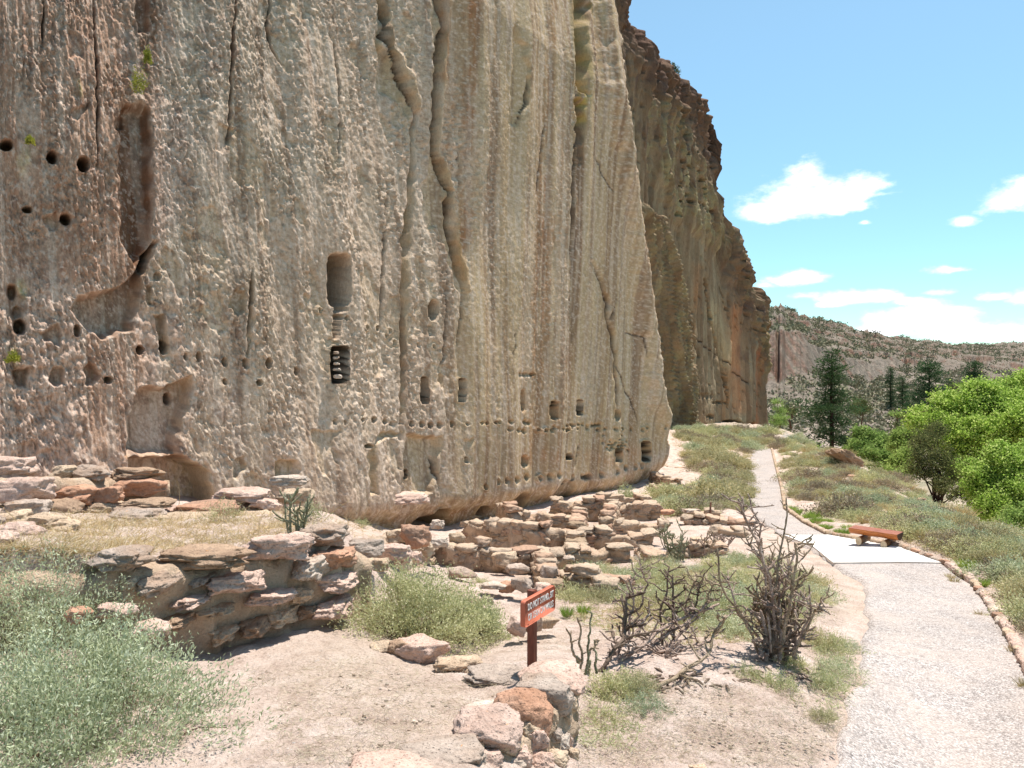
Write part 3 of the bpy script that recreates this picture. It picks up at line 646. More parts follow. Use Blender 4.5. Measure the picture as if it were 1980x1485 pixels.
    vstreak([(1121,200),(1118,340),(1113,480),(1107,590),(1096,700)], 8, (92, 72, 62), .95); vstreak([(1098,690),(1086,780),(1076,900)], 9, (140, 96, 64), .7)
    vstreak([(1098,0),(1104,120),(1106,300)], 9, (150, 126, 104), .6); vstreak([(1124,-100),(1126,60),(1128,170)], 17, (142, 124, 58), .9); vstreak([(1130,190),(1126,230)], 9, (176, 162, 70), .7)
    vstreak([(1202,-50),(1216,200),(1238,330)], 14, (160, 120, 88), .7); vstreak([(1160,60),(1180,200),(1190,260)], 12, (164, 128, 96), .7); vstreak([(1228,160),(1250,420),(1268,600)], 5, (170, 110, 70), .7)
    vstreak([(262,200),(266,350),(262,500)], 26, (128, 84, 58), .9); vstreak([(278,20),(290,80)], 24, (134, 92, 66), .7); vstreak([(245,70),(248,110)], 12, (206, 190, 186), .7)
    vstreak([(395,0),(398,120),(392,220)], 14, (150, 136, 128), .7); vstreak([(366,300),(372,420),(374,560)], 22, (142, 120, 108), .5)
    vstreak([(215,540),(218,600),(214,640)], 16, (116, 98, 84), .6); vstreak([(272,820),(268,870)], 3, (60, 52, 40), .8)
    vstreak([(240,884),(352,884)], 5, (196, 130, 66), .6)
    vstreak([(320,940),(400,980)], 22, (196, 142, 96), .6)
    for x, y in ((40,560),(25,690),(52,300),(40,320),(150,170),(280,160)): vstreak([(x, y-12), (x+3, y+12)], 8, (196, 190, 96), .45)
    for x, y, w in ((1145,880,14),(1220,875,16),(1060,880,14),(1012,880,10),(1180,890,10)): vstreak([(x-6, y), (x+8, y+3)], w, (190, 130, 92), .55)
    paint(np.exp(-((B-ye+4)/9)**2)*sstep(930, 1000, A), (176, 172, 168), .3)
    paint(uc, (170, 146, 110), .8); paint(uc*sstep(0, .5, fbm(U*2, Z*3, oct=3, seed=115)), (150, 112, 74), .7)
    paint(np.clip(fl1+fl2*.8, 0, 1), (186, 156, 116), .5)
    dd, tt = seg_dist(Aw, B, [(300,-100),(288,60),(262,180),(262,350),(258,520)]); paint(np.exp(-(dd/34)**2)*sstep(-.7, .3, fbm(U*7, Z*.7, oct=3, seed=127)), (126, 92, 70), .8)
    paint(sstep(.05, .4, BAY)*sstep(-.6, .2, fbm(U*5, Z*1.5, oct=3, seed=125)), (118, 82, 60), .85)  # brown stain deepened by shade painted into the bay and its column
    # shade painted into the fissures and cave hollows
    paint(sstep(.12, .4, fbm(U*3.2, Z*.11, oct=4, seed=121))*(1-rib), (132, 106, 86), .55); paint(sstep(.1, .4, fbm(U*6, Z*.2, oct=4, seed=123)), (214, 196, 178), .35)
    paint(np.clip(dark*1.3, 0, 1)**1.5, (72, 56, 46), .95); paint(hole*(A > 640), (120, 104, 84), .5); paint(sstep(.3, .9, hole_shade), (52, 42, 35), .9)
    spk = sstep(.28, .42, fbm(U*5, Z*4.2, oct=3, seed=119)); paint(spk*(1-sstep(420, 520, A+mott*80)), (118, 92, 80), .45)
    fs_ = fbm(q1*20, Z*9, oct=3, seed=129, gain=.8); paint(sstep(.15, .6, fs_)*(1-steep), (226, 208, 192), .45); paint(sstep(.2, .6, -fs_)*(1-.4*right)*(1-steep), (134, 112, 94), .5)
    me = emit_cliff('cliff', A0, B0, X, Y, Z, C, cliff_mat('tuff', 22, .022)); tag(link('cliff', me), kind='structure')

# ------------------------------------------------------------------ the far buttress of the cliff
_fpx = np.arange(1150, 1560, 1.5)
_fY = smooth1(smooth1(np.interp(_fpx, [1150, 1200, 1260, 1300, 1400, 1493, 1560], [42, 47, 53, 57, 68, 80, 92]), 31), 31)
def farY(px): return np.interp(px, _fpx, _fY)
def build_far_cliff():
    px = np.concatenate([np.arange(1170, 1494.5, 1.25)])
    top = np.interp(px, [1170, 1196, 1201, 1208, 1212, 1226, 1236, 1241, 1256, 1262, 1284, 1300, 1306, 1322, 1326, 1337, 1343, 1360, 1368, 1376, 1379, 1386, 1390, 1392, 1396, 1402, 1418, 1424, 1436, 1444, 1452, 1462, 1471, 1473, 1478, 1487, 1494],
                        [-330, -60, -36, -26, -6, 34, 46, 76, 86, 104, 118, 132, 143, 148, 170, 176, 182, 198, 214, 220, 275, 280, 320, 380, 415, 432, 438, 470, 492, 520, 540, 556, 582, 594, 590, 592, 600])
    T = np.concatenate([np.linspace(-.22, 0, 14)[:-1], np.linspace(0, 1, 600), ])
    Yv = farY(px); P, nr, u = cliff_grid(px, T, farY)
    A, TT = np.meshgrid(px, T, indexing='ij'); Yc = P[:, 1][:, None]+0*TT; Xc = P[:, 0][:, None]+0*TT; U = u[:, None]+0*TT
    B = top[:, None]+(900-top[:, None])*np.maximum(TT, 0)
    Z = zof(B, Yc)
    rim = np.maximum(-TT, 0)
    d = -rim*40+0.0
    # rounded knobs along the rim
    dt = (B-top[:, None]); d = d-1.2*np.exp(-dt/8)+fbm(U*.5, Z*.3, oct=3, seed=201)*.7*np.exp(-dt/60)
    d = d-.055*(Z+8)*(1-sstep(1440, 1490, A)*.6)*0
    d = d+fbm(U*.22, Z*.05, oct=3, seed=203)*.6+np.abs(fbm(U*.5, Z*.07, oct=3, seed=205))*.45
    # slanting blades
    sh = U*.95+Z*.42
    up = 1-sstep(.0, 1.0, (A-1240)/250-(880-B)/640+.25)
    zone = np.clip(in_soft(A, B, [(1235,180),(1300,210),(1395,420),(1470,590),(1490,760),(1462,700),(1430,560),(1380,480),(1300,430),(1250,330)], 26, 5), 0, 1)
    zone2 = in_soft(A, B, [(1238,400),(1262,420),(1300,560),(1330,660),(1340,840),(1300,840),(1285,760),(1262,600)], 14, 3)
    bl = fbm(sh*.9, Z*.07, oct=4, seed=207, gain=.65)
    rough = fbm(U*1.6, Z*1.1, oct=4, seed=209)
    d = d+zone*(bl*.5+.35+rough*.06)+zone2*(.9+fbm(sh*1.8, Z*.04, oct=4, seed=211, gain=.65)*.7)
    smo = 1-np.maximum(zone, zone2)
    d = d+fbm(U*2.6, Z*.25, oct=3, seed=213)*.16*smo+rough*.05-.5*(1-sstep(0, .05, np.abs(fbm(U*.7+Z*.1, Z*.06, oct=4, seed=214))))*(.35+topz_(dt))
    topz = 1-sstep(60, 190, dt); d = d+topz*(fbm(U*1.1, Z*.2, oct=3, seed=215)*.9+np.abs(fbm(U*.9, Z*.9, oct=3, seed=217))*.6)
    dk = np.zeros_like(A)
    for pts, w, dp in [([(1362,540),(1376,640),(1392,700),(1400,760),(1408,790)], 1.8, .7), ([(1330,600),(1348,690)], 1.3, .4), ([(1300,620),(1400,700),(1440,740)], 1.2, .15), ([(1262,100),(1250,190)], 2, 1.2), ([(1310,150),(1312,280)], 2.2, 1.4), ([(1372,220),(1376,300)], 1.6, .9), ([(1350,150),(1358,260)], 1.6, .9)]:
        dd, tt = seg_dist(A+fbm(A*.1, B*.1, oct=2, seed=219)*3, B, pts); g = np.exp(-(dd/w)**2); d = d-dp*g; dk = np.maximum(dk, g)
    hole = np.zeros_like(A)
    rr = random.Random(11)
    Hs = [(rr.uniform(1300, 1390), rr.uniform(260, 420), rr.uniform(1.5, 4), rr.uniform(2, 5), 1.2) for _ in range(34)]+[(1340,790,3,7,1.0),(1320,700,4,9,1.4),(1366,805,5,5,.6),(1412,822,22,10,1.6),(1450,824,14,8,1.3),(1374,830,30,6,.6),(1325,805,3,7,1.5)]
    Hs += [(x, 777+abs(x-1386)*.15, 2, 3, .4) for x in range(1372, 1402, 4)]+[(1350+i*4, 765, 1.3, 6, .35) for i in range(6)]
    for (x, y, rx, ry, dp) in Hs:
        i0, i1 = np.searchsorted(px, x-rx*2), np.searchsorted(px, x+rx*2)
        q = np.hypot((A[i0:i1]-x)/rx, (B[i0:i1]-y)/ry); m = 1-sstep(.6, 1.15, q); d[i0:i1] -= dp*m; hole[i0:i1] = np.maximum(hole[i0:i1], m)
    # right-hand end turns away
    e = sstep(1476, 1494, A); d = d-e**2*2.5
    foot = sstep(838, 850, B+ (A-1400)*-.1); d = d-foot*.5
    X = Xc+nr[:, 0][:, None]*d; Y = Yc+nr[:, 1][:, None]*d; Z = Z+rim*2.0
    # hold the outline at the end: keep columns from spreading past the corner
    lim = (1494.5-990)/F*Y; X = np.minimum(X, lim+fbm(Z*.6, 0, oct=3, seed=221)*.25)
    C = np.ones(A.shape+(3,))*np.array(lin((142, 124, 100)))
    def paint(m, c, k=1.0):
        nonlocal C
        m = np.clip(m*k, 0, 1)[..., None]; C = C*(1-m)+np.array(lin(c))*m
    v1 = fbm(U*.9, Z*.06, oct=4, seed=231); v2 = fbm(U*.5, Z*.1, oct=3, seed=233)
    paint(sstep(0, .4, v1), (156, 140, 114)); paint(sstep(.05, .4, -v1), (136, 116, 92)); paint(sstep(.1, .45, v2)*sstep(380, 560, B), (166, 130, 96), .5)
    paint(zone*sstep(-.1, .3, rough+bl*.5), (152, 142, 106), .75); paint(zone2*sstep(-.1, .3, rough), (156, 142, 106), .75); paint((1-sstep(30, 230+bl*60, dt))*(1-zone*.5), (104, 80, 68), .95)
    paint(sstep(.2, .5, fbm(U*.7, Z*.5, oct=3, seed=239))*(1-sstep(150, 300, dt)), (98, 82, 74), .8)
    for pts, w, c, k in [([(1415,600),(1418,720)], 12, (190, 112, 66), .75), ([(1462,680),(1462,830)], 7, (178, 106, 66), .8), ([(1425,740),(1428,790)], 10, (186, 118, 74), .7), ([(1484,700),(1485,800)], 5, (180, 100, 66), .7), ([(1345,520),(1340,590)], 10, (170, 112, 72), .5), ([(1470,560),(1482,720)], 8, (150, 134, 84), .6), ([(1300,620),(1400,700),(1440,740)], 5, (128, 116, 104), .6), ([(1380,600),(1400,700)], 16, (196, 178, 138), .6)]:
        dd, _ = seg_dist(A+fbm(A*.06, B*.03, oct=3, seed=241)*6, B, pts); paint(np.exp(-(dd/w)**2), c, k*.6)
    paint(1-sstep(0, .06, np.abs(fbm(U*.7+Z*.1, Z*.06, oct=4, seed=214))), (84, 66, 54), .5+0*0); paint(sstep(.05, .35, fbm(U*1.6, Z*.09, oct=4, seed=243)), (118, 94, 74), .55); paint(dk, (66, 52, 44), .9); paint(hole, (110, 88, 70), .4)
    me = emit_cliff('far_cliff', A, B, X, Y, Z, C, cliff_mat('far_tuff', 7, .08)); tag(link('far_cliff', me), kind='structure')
def topz_(dt): return 1-sstep(100, 260, dt)
def in_soft(A, B, poly, soft, w=9):
    a = A+fbm(A*.05, B*.05, oct=3, seed=251)*w; b = B+fbm(A*.05, B*.05, oct=3, seed=253)*w
    return sstep(-soft*.5, soft*.5, poly_sd(a, b, poly))

# ------------------------------------------------------------------ distant canyon side and mesa
def hill_z(px, Y):
    px = np.asarray(px, float); Y = np.asarray(Y, float)
    st = [1450, 1493, 1560, 1620, 1680, 1760, 1830, 1980, 2300]
    yb = np.interp(px, st, [840, 838, 806, 792, 782, 776, 771, 767, 766]); yc = np.interp(px, st, [745, 742, 738, 724, 735, 722, 716, 714, 712])
    yt = np.interp(px, st, [640, 648, 664, 682, 698, 699, 700, 700, 700]); ys = np.interp(px, st, [570, 598, 620, 634, 648, 657, 668, 670, 672])
    Yb = np.interp(px, st, [140, 150, 160, 190, 220, 260, 290, 320, 340]); Yc = np.interp(px, st, [210, 215, 240, 280, 330, 420, 480, 560, 600])
    Yt = Yc*1.10; Ysk = np.interp(px, st, [430, 450, 520, 600, 700, 900, 1150, 1250, 1300])
    z0 = -16.5; zb = zof(yb, Yb); zc = zof(yc, Yc); zt = zof(yt, Yt); zs = zof(ys, Ysk)
    z = np.where(Y < Yb, z0+(zb-z0)*sstep(.45, 1, Y/Yb), 0)
    f = np.clip((Y-Yb)/(Yc-Yb), 0, 1); z = np.where((Y >= Yb), zb+(zc-zb)*f**1.3, z)
    f = np.clip((Y-Yc)/(Yt-Yc), 0, 1); z = np.where(Y >= Yc, zc+(zt-zc)*f, z)
    f = np.clip((Y-Yt)/(Ysk-Yt), 0, 1); z = np.where(Y >= Yt, zt+(zs-zt)*f, z)
    z = np.where(Y > Ysk, zs-(Y-Ysk)*.02, z)
    return z, Yb, Yc, Yt, Ysk
def hill_full(A, B):
    z, Yb, Yc, Yt, Ys = hill_z(A, B); X = (A-990)/F*B
    amp = sstep(120, 170, B)
    gul = fbm(X*.035, B*.012, oct=4, seed=301); z = z+gul*5*amp*np.clip(B/400, .3, 1.4)*sstep(0, 1, (B-Yb)/(Yc-Yb+1))
    z = z+fbm(X*.12, B*.12, oct=4, seed=303)*1.1*amp*np.clip(B/300, .5, 2)
    # ledges on the upper slopes
    hb = z+fbm(X*.01, B*.01, oct=2, seed=305)*6; led = ((hb/7.0) % 1.0); z = z+np.where(B > Yt, (sstep(.35, .65, led)-led)*2.6, 0)
    z = np.where(B > Ys*1.0, np.minimum(z, z), z)
    return X, z, Yb, Yc, Yt, Ys
def build_hills():
    px = np.concatenate([np.linspace(900, 1470, 30), np.arange(1474, 2080, 2.0), np.linspace(2085, 4200, 90)])
    Y = np.concatenate([np.exp(np.linspace(math.log(110), math.log(1500), 700)), [1700, 2100]])
    A, B = np.meshgrid(px, Y, indexing='ij'); Ac = np.clip(A, 1450, 2300)
    _, Yb0, Yc0, Yt0, Ys0 = hill_z(Ac, B)
    # wobble the cliff line in plan
    Bq = B*(1+fbm(A*.012, B*.002, oct=3, seed=307)*.10*sstep(130, 220, B)*np.abs(fbm(A*.05, 0*A, oct=3, seed=309)*2))
    z, Yb, Yc, Yt, Ys = hill_z(Ac, Bq); X = (A-990)/F*B
    _, z, Yb, Yc, Yt, Ys = hill_full(Ac, Bq)
    n, m = A.shape; idx = np.arange(n*m).reshape(n, m)
    Q = np.stack([idx[:-1, :-1], idx[1:, :-1], idx[1:, 1:], idx[:-1, 1:]], -1).reshape(-1, 4)
    gy = np.gradient(z, axis=1)/np.gradient(B, axis=1); steep = sstep(.35, .9, gy)
    C = np.ones(A.shape+(3,))*np.array(lin((136, 124, 112)))
    def paint(m, c, k=1.0):
        nonlocal C
        mm = np.clip(m*k, 0, 1)[..., None]; C = C*(1-mm)+np.array(lin(c))*mm
    n1 = fbm(X*.08, B*.05, oct=4, seed=311)
    paint(sstep(-.1, .4, n1), (134, 123, 112), .8); paint(steep, (132, 104, 90), .9); paint(steep*sstep(0, .4, fbm(X*.3, z*.05, oct=3, seed=313)), (128, 98, 84), .7)
    paint((1-sstep(.0, .9, (Bq-Yb)/(Yc-Yb)))*sstep(-.2, .3, n1), (190, 172, 156), .85)
    t = NT('hillside_rock'); a = t.N.new('ShaderNodeVertexColor'); a.layer_name = 'col'; v = t.coord()
    n_1 = t.noise(v, .22, 6, .7); n_2 = t.noise(v, .7, 4, .6)
    c = t.mix(.8, a.outputs[0], t.ramp(n_1, [(.35, (.7, .68, .66, 1)), (.5, (1, 1, 1, 1)), (.65, (1.25, 1.22, 1.2, 1))]), 'MULTIPLY')
    c = t.mix(t.mr(n_2, .54, .64, 0, .55), c, lin1((92, 96, 76)))
    t.bsdf(c, 1, t.bump(n_1, 3.0), 0)
    me = mesh_np('hills', np.stack([X, B, z], -1).reshape(-1, 3), [Q], t.m, True, C.reshape(-1, 3)); tag(link('hills', me), kind='structure')
    return

build_ground(); build_path(); build_cliff(); build_far_cliff(); build_hills()

# ------------------------------------------------------------------ stones
def cube_sphere(n):
    g = np.linspace(-1, 1, n+1); g = np.tan(g*math.pi/4); a, b = np.meshgrid(g, g, indexing='ij'); one = np.ones_like(a); V = []; Fq = []; c = 0
    for f in [(a, b, one), (b, a, -one), (one, a, b), (-one, b, a), (b, one, a), (a, -one, b)]:
        V.append(np.stack(f, -1).reshape(-1, 3)); idx = np.arange((n+1)**2).reshape(n+1, n+1)+c; c += (n+1)**2
        Fq.append(np.stack([idx[:-1, :-1], idx[1:, :-1], idx[1:, 1:], idx[:-1, 1:]], -1).reshape(-1, 4))
    V = np.concatenate(V); Fq = np.concatenate(Fq)
    key = np.round(V*1e4).astype(np.int64); _, first, inv = np.unique(key, axis=0, return_index=True, return_inverse=True)
    return V[first], inv.reshape(-1)[Fq]
_CS = {}
def stone_V(seed, n=10, sq=.45, rough=.10, planes=5):
    if n not in _CS: _CS[n] = cube_sphere(n)
    c, Fq = _CS[n]; rng = np.random.default_rng(seed)
    s = c/np.linalg.norm(c, axis=1)[:, None]; v = s*(1-sq)*1.08+c*sq
    for k in range(planes):
        nrm = rng.normal(size=3); nrm /= np.linalg.norm(nrm); h = rng.uniform(.72, .98); q = v@nrm-h; v = v-np.where(q > 0, q*.85, 0)[:, None]*nrm
    f = 1+rough*(fbm(v[:, 0]*1.3, v[:, 1]*1.3, v[:, 2]*1.3, oct=3, seed=seed % 97)*1.6)+rough*.35*fbm(v[:, 0]*5, v[:, 1]*5, v[:, 2]*5, oct=3, seed=seed % 89)
    v = v*f[:, None]
    return v*.5, Fq
SM = {}
def stone_mats():
    SM['pink'] = stone_mat('pink_tuff', (180, 152, 136), (207, 181, 165))
    SM['grey'] = stone_mat('grey_tuff', (152, 138, 126), (184, 168, 154), (164, 142, 124))
    SM['white'] = stone_mat('pale_tuff', (182, 166, 150), (212, 196, 180), (176, 154, 136))
    SM['orange'] = stone_mat('orange_tuff', (172, 130, 104), (196, 154, 128), (166, 136, 116), lichen=False)
    SM['tan'] = stone_mat('tan_tuff', (176, 152, 128), (204, 182, 156))
    SM['brown'] = stone_mat('brown_tuff', (142, 118, 98), (176, 150, 126))
    t = NT('ruin_masonry'); v = t.coord(); g = t.geo()
    c = t.ramp(g.outputs['Random Per Island'], [(0, lin1((150, 128, 106))), (.25, lin1((182, 158, 132))), (.5, lin1((160, 142, 124))), (.75, lin1((196, 172, 148))), (1, lin1((172, 140, 118)))])
    n2 = t.noise(v, 26, 5, .65); n1 = t.noise(v, 7, 4)
    c = t.mix(.8, c, t.ramp(n2, [(.32, (.62, .6, .58, 1)), (.5, (1, 1, 1, 1)), (.72, (1.2, 1.18, 1.16, 1))]), 'MULTIPLY')
    c = t.mix(t.mr(n1, .58, .7, 0, .5), c, lin1((112, 100, 90)))
    t.bsdf(c, .96, t.bump(t.noise(v, 40, 5, .65), .02), .08); SM['masonry'] = t.m
    t = NT('mud_mortar'); v = t.coord(); n1 = t.noise(v, 4, 6, .6); n2 = t.noise(v, 50, 5, .65)
    c = t.ramp(n1, [(.3, lin1((168, 142, 118))), (.6, lin1((202, 178, 154)))]); c = t.mix(.7, c, t.ramp(n2, [(.3, (.68, .66, .64, 1)), (.7, (1.15, 1.13, 1.1, 1))]), 'MULTIPLY')
    t.bsdf(c, .97, t.bump(t.mul(n2, n1, 'ADD'), .025), .06); SM['mortar'] = t.m
stone_mats()
_sseed = [100]
def place_stone(px, py, Y, w, h, mat, depth=None, parent=None, n=18, sq=.55, rough=.16, rz=None, name='stone', tilt=0.0, roll=0.0):
    """a stone whose outline spans about w x h photograph pixels, centred on px, py at distance Y"""
    _sseed[0] += 1; sd = _sseed[0]; W = w*Y/F*1.04; Hh = h*Y/F; D = depth if depth else min(max(W*.75, Hh*.9), W*1.3)
    H = Hh*.92 if parent else max(Hh*.55, Hh-D*.28)*1.06
    v, Fq = stone_V(sd, n, sq, rough); v = v*np.array([W, D, H])
    a = (rz if rz is not None else random.Random(sd).uniform(-.25, .25))
    me = mesh_np(name, v, [Fq], SM[mat]); o = link(name, me); o.location = at(px, py, Y+D*.12); o.rotation_euler = (tilt, roll, a)
    if parent: o.parent = parent; o.location = o.location-parent.location
    return o

def strip_core(name, pts, zt, zb, th, parent, mat, seed=1):
    """rough mud core following plan points pts [(x, y)], tops zt, bottoms zb"""
    pts = np.array(pts, float); s = np.concatenate([[0], np.cumsum(np.linalg.norm(np.diff(pts, axis=0), axis=1))]); n = max(8, int(s[-1]/.035)); u = np.linspace(0, s[-1], n)
    x = np.interp(u, s, pts[:, 0]); y = np.interp(u, s, pts[:, 1]); T = np.interp(u, s, zt); Bz = np.interp(u, s, zb)
    tx = np.gradient(x); ty = np.gradient(y); l = np.hypot(tx, ty); nx, ny = ty/l, -tx/l
    m = 26; a = np.linspace(0, 1, m); prof_o = np.interp(a, [0, .42, .5, .58, 1], [.5, .5, 0, -.5, -.5]); prof_z = np.interp(a, [0, .42, .5, .58, 1], [0, .94, 1.0, .94, 0])
    O = prof_o[None]*th; Zz = Bz[:, None]+(T-Bz)[:, None]*prof_z[None]
    X = x[:, None]+nx[:, None]*O; Yy = y[:, None]+ny[:, None]*O
    nn = fbm(X*4, Yy*4, Zz*6, oct=5, seed=seed, gain=.6)*.09; X = X+nx[:, None]*nn; Yy = Yy+ny[:, None]*nn; Zz = Zz+nn*.6*prof_z[None]
    idx = np.arange(n*m).reshape(n, m); Q = np.stack([idx[:-1, :-1], idx[:-1, 1:], idx[1:, 1:], idx[1:, :-1]], -1).reshape(-1, 4)
    V = np.stack([X, Yy, Zz], -1).reshape(-1, 3); T_ = []
    for e in (0, n-1):
        c = V[idx[e]].mean(0); V = np.concatenate([V, c[None]]); k = len(V)-1; r = idx[e]; r2 = np.roll(r, -1)
        T_.append(np.stack([r, r2, np.full(m, k)], -1))
    if parent: V = V-np.array(parent.location)
    return link(name, mesh_np(name, V, [Q]+T_, mat), parent)

def ruin_wall(stations, label, th=.32, course=.15, seed=1, fallen=0):
    """stations: (px, Y, py_top)"""
    P = [((s[0]-990)/F*s[1], s[1]) for s in stations]; zt = [zof(s[2], s[1]) for s in stations]; zb = [float(gz(p[0], p[1]))-.15 for p in P]
    root = thing('ruin_wall', (P[0][0], P[0][1], zb[0]+.15), label, 'stone wall', 'low ruined room walls below the cliff')
    strip_core('mortar', P, [z-.05 for z in zt], zb, th*.92, root, SM['mortar'], seed)
    rng = random.Random(seed); mb = MB()
    P_ = np.array(P); s = np.concatenate([[0], np.cumsum(np.linalg.norm(np.diff(P_, axis=0), axis=1))])
    u = 0.0
    zmax = max(zt)-min(zb)
    for c in range(int(zmax/course)+1):
        u = rng.uniform(-.15, 0)
        while u < s[-1]:
            w = rng.uniform(.12, .34)*(1.15 if c == 0 else 1); uc_ = min(max(u+w/2, 0), s[-1])
            x = np.interp(uc_, s, P_[:, 0]); y = np.interp(uc_, s, P_[:, 1]); top = np.interp(uc_, s, zt)+.05*math.sin(uc_*5+seed)+rng.uniform(-.03, .05); bot = np.interp(uc_, s, zb)
            k = min(max(int(np.searchsorted(s, uc_))-1, 0), len(P)-2); ang = math.atan2(P[k+1][1]-P[k][1], P[k+1][0]-P[k][0])
            hh = course*rng.uniform(.75, 1.3); zc = top-course*(c+.5)
            if zc > bot+.05 and rng.random() > (.22 if c == 0 else .12):
                v, Fq = stone_V(rng.randrange(9999), 8, .9, .16, 5)
                v = v*np.array([w*1.03, th*rng.uniform(.98, 1.16), hh*1.08]); ca, sa = math.cos(ang+rng.uniform(-.12, .12)), math.sin(ang+rng.uniform(-.12, .12))
                v = np.stack([v[:, 0]*ca-v[:, 1]*sa+x, v[:, 0]*sa+v[:, 1]*ca+y, v[:, 2]+zc], 1)-np.array(root.location)
                mb.add(v, Fq)
            u += w
    link('masonry', mb.mesh('masonry', SM['masonry']), root)
    return root

def build_ruins():
    W_up = 5
    W = [([(822,11.6,1052),(870,11.5,1046),(905,11.4,1058),(930,11.5,1050),(965,11.4,1072),(1000,11.4,1066),(1034,11.5,1062)], 'ruined wall of thick blocks just behind the leafy bush, running to the sign side'),
         ([(952,14.6,1008),(1005,14.4,1010),(1035,14.3,1022),(1070,14.2,1020),(1102,14.3,1026)], 'brown wall with a long dipping top in the middle of the rooms'),
         ([(1040,12.2,1062),(1050,11.2,1076),(1056,10.2,1092),(1064,9.4,1120)], 'narrow wall running towards the sign with a rounded pale top'),
         ([(1072,12.0,1060),(1110,12.1,1062),(1150,12.1,1066),(1180,12.2,1054),(1216,12.2,1054)], 'low wall with a raised block at its right end'),
         ([(1128,14.2,1028),(1170,14.1,1030),(1215,14.1,1034),(1256,14.2,1032)], 'wall in the row behind the raised block wall, level brown top'),
         ([(1178,16.6,1010),(1225,16.4,1012),(1282,16.4,1014)], 'thin wall with a flat pale top between two higher brown walls'),
         ([(1186,19.2,984),(1210,19.0,976),(1240,18.9,974),(1276,18.8,976)], 'tall dark wall with a notched top near the cholla thicket'),
         ([(1073,19.8,966),(1100,19.6,972),(1130,19.4,974),(1158,19.4,968)], 'farther wall with jagged orange blocks on top beside the cliff foot'),
         ([(906,15.6,1010),(930,15.4,1010),(957,15.2,1012)], 'short wall stub with a pale cap beside the dark doorway'),
         ([(972,19.0,974),(988,17.0,982),(1000,16.8,996)], 'stepped rubble wall leaning on the foot of the cliff'),
         ([(1000,17.0,998),(1050,16.9,992),(1084,16.8,996),(1102,16.8,1004)], 'wall of big rounded blocks behind the long dipping wall'),
         ([(1122,18.6,990),(1118,16.5,1006),(1112,14.4,1026),(1114,12.4,1056)], 'cross wall tumbling forward between the rooms'),
         ([(1184,19.2,976),(1180,17.8,988),(1172,16.6,1000)], 'short cross wall with pale stones at the back rooms'),
         ([(1160,21.0,958),(1200,20.8,962),(1250,20.6,966)], 'back row wall partly hidden by a slender cactus'),
         ([(1258,29.5,934),(1300,29,938),(1350,28.5,940),(1390,28,938)], 'thin pinkish wall line below the corner of the cliff'),
         ([(1268,37,898),(1290,36.5,902),(1314,36,902)], 'small pale wall fragment high against the cliff corner'),
         ([(1262,32,912),(1290,31,922),(1312,30.5,928)], 'crumbling wall dropping from the cliff corner'),
         ([(1330,17.6,1000),(1372,17.5,1004),(1410,17.4,1006),(1444,17.3,1010)], 'wall with a flat top just behind the metal stake'),
         ([(1352,18.9,990),(1392,18.8,988)], 'short pale wall fragment right of the metal stake'),
         ([(1300,12.4,1058),(1345,12.3,1052),(1390,12.4,1056)], 'wall fragment among the cholla stems'),
         ([(1384,15.2,1020),(1412,15.0,1022),(1436,15.0,1028)], 'low broken wall beside the path dirt'),
         ([(1084,10.4,1106),(1120,9.8,1108),(1165,9.6,1108),(1206,9.7,1110)], 'overgrown earth topped wall behind the two green grass clumps'),
         ([(1164,9.6,1118),(1172,9.0,1130)], 'short eroded return of the overgrown wall'),
         ([(1246,13.4,1062),(1262,12.0,1076),(1268,11.4,1092)], 'collapsed pale wall end left of the cholla thicket'),
         ([(700,8.6,1050),(745,9.4,1052),(790,10.4,1048),(826,11.4,1052)], 'rubble wall running back from the mud wall to the cliff foot')]
    for i, (st, lb) in enumerate(W): ruin_wall([(a, b, c-(W_up if b < 22 else 1)) for a, b, c in st], lb, seed=40+i, th=.26 if st[0][1] < 13 else .30, course=.095 if st[0][1] < 13 else .12)
    # loose blocks
    rr = random.Random(3)
    L = [(975,1080,11,46,34,'tan'),(884,1040,11.6,28,24,'tan'),(946,1068,11.4,30,22,'white'),(1000,1098,9.6,40,26,'grey'),(1030,1010,16.8,26,20,'brown'),(894,1108,9.6,48,30,'grey'),(980,1135,8.8,28,26,'orange'),(1008,1130,8.7,36,34,'grey'),(955,1132,8.8,50,20,'white'),
         (1062,1108,9.6,30,36,'grey'),(1050,1140,8.6,30,30,'pink'),(920,1170,8.2,26,30,'brown'),(942,1160,8.2,24,18,'grey'),(1000,1212,6.6,34,44,'pink'),(1030,1205,6.7,34,38,'white'),(1055,1202,6.9,44,30,'tan'),(1100,1080,11.4,20,14,'white'),(1290,990,18,26,14,'orange'),(1335,988,18.3,32,16,'white'),(1350,1045,13,30,16,'tan')]
    for i, (x, y, Y, w, h, m) in enumerate(L):
        o = place_stone(x, y, Y, w, h, m, name='stone_block', n=10)
        tag(o, LB[i], 'stone', 'loose blocks lying among the rooms')
LB = ['tan block on top of the wall behind the bush, near its right end','small tan block on the left part of the wall behind the bush','pale stone lying in the dip of the wall behind the bush','flat grey slab at the head of the narrow wall','small brown block behind the long dipping wall','rounded grey block at the right shoulder of the bush','orange block in the row of stones above the sign','grey rounded block beside the orange one above the sign','pale flat stone left of the orange block above the sign',
      'grey block on the crest of the narrow wall','pink stone at the near end of the narrow wall','brown block at the right edge of the bush','small grey stone half buried right of the bush','pink upright block left of the sign post','whitish block right behind the sign post','tan block to the right of the sign panel base','small white stone in front of the cross wall','orange stone on the rubble left of the metal stake','whitish boulder left of the metal stake','tan stone among the cholla stems']

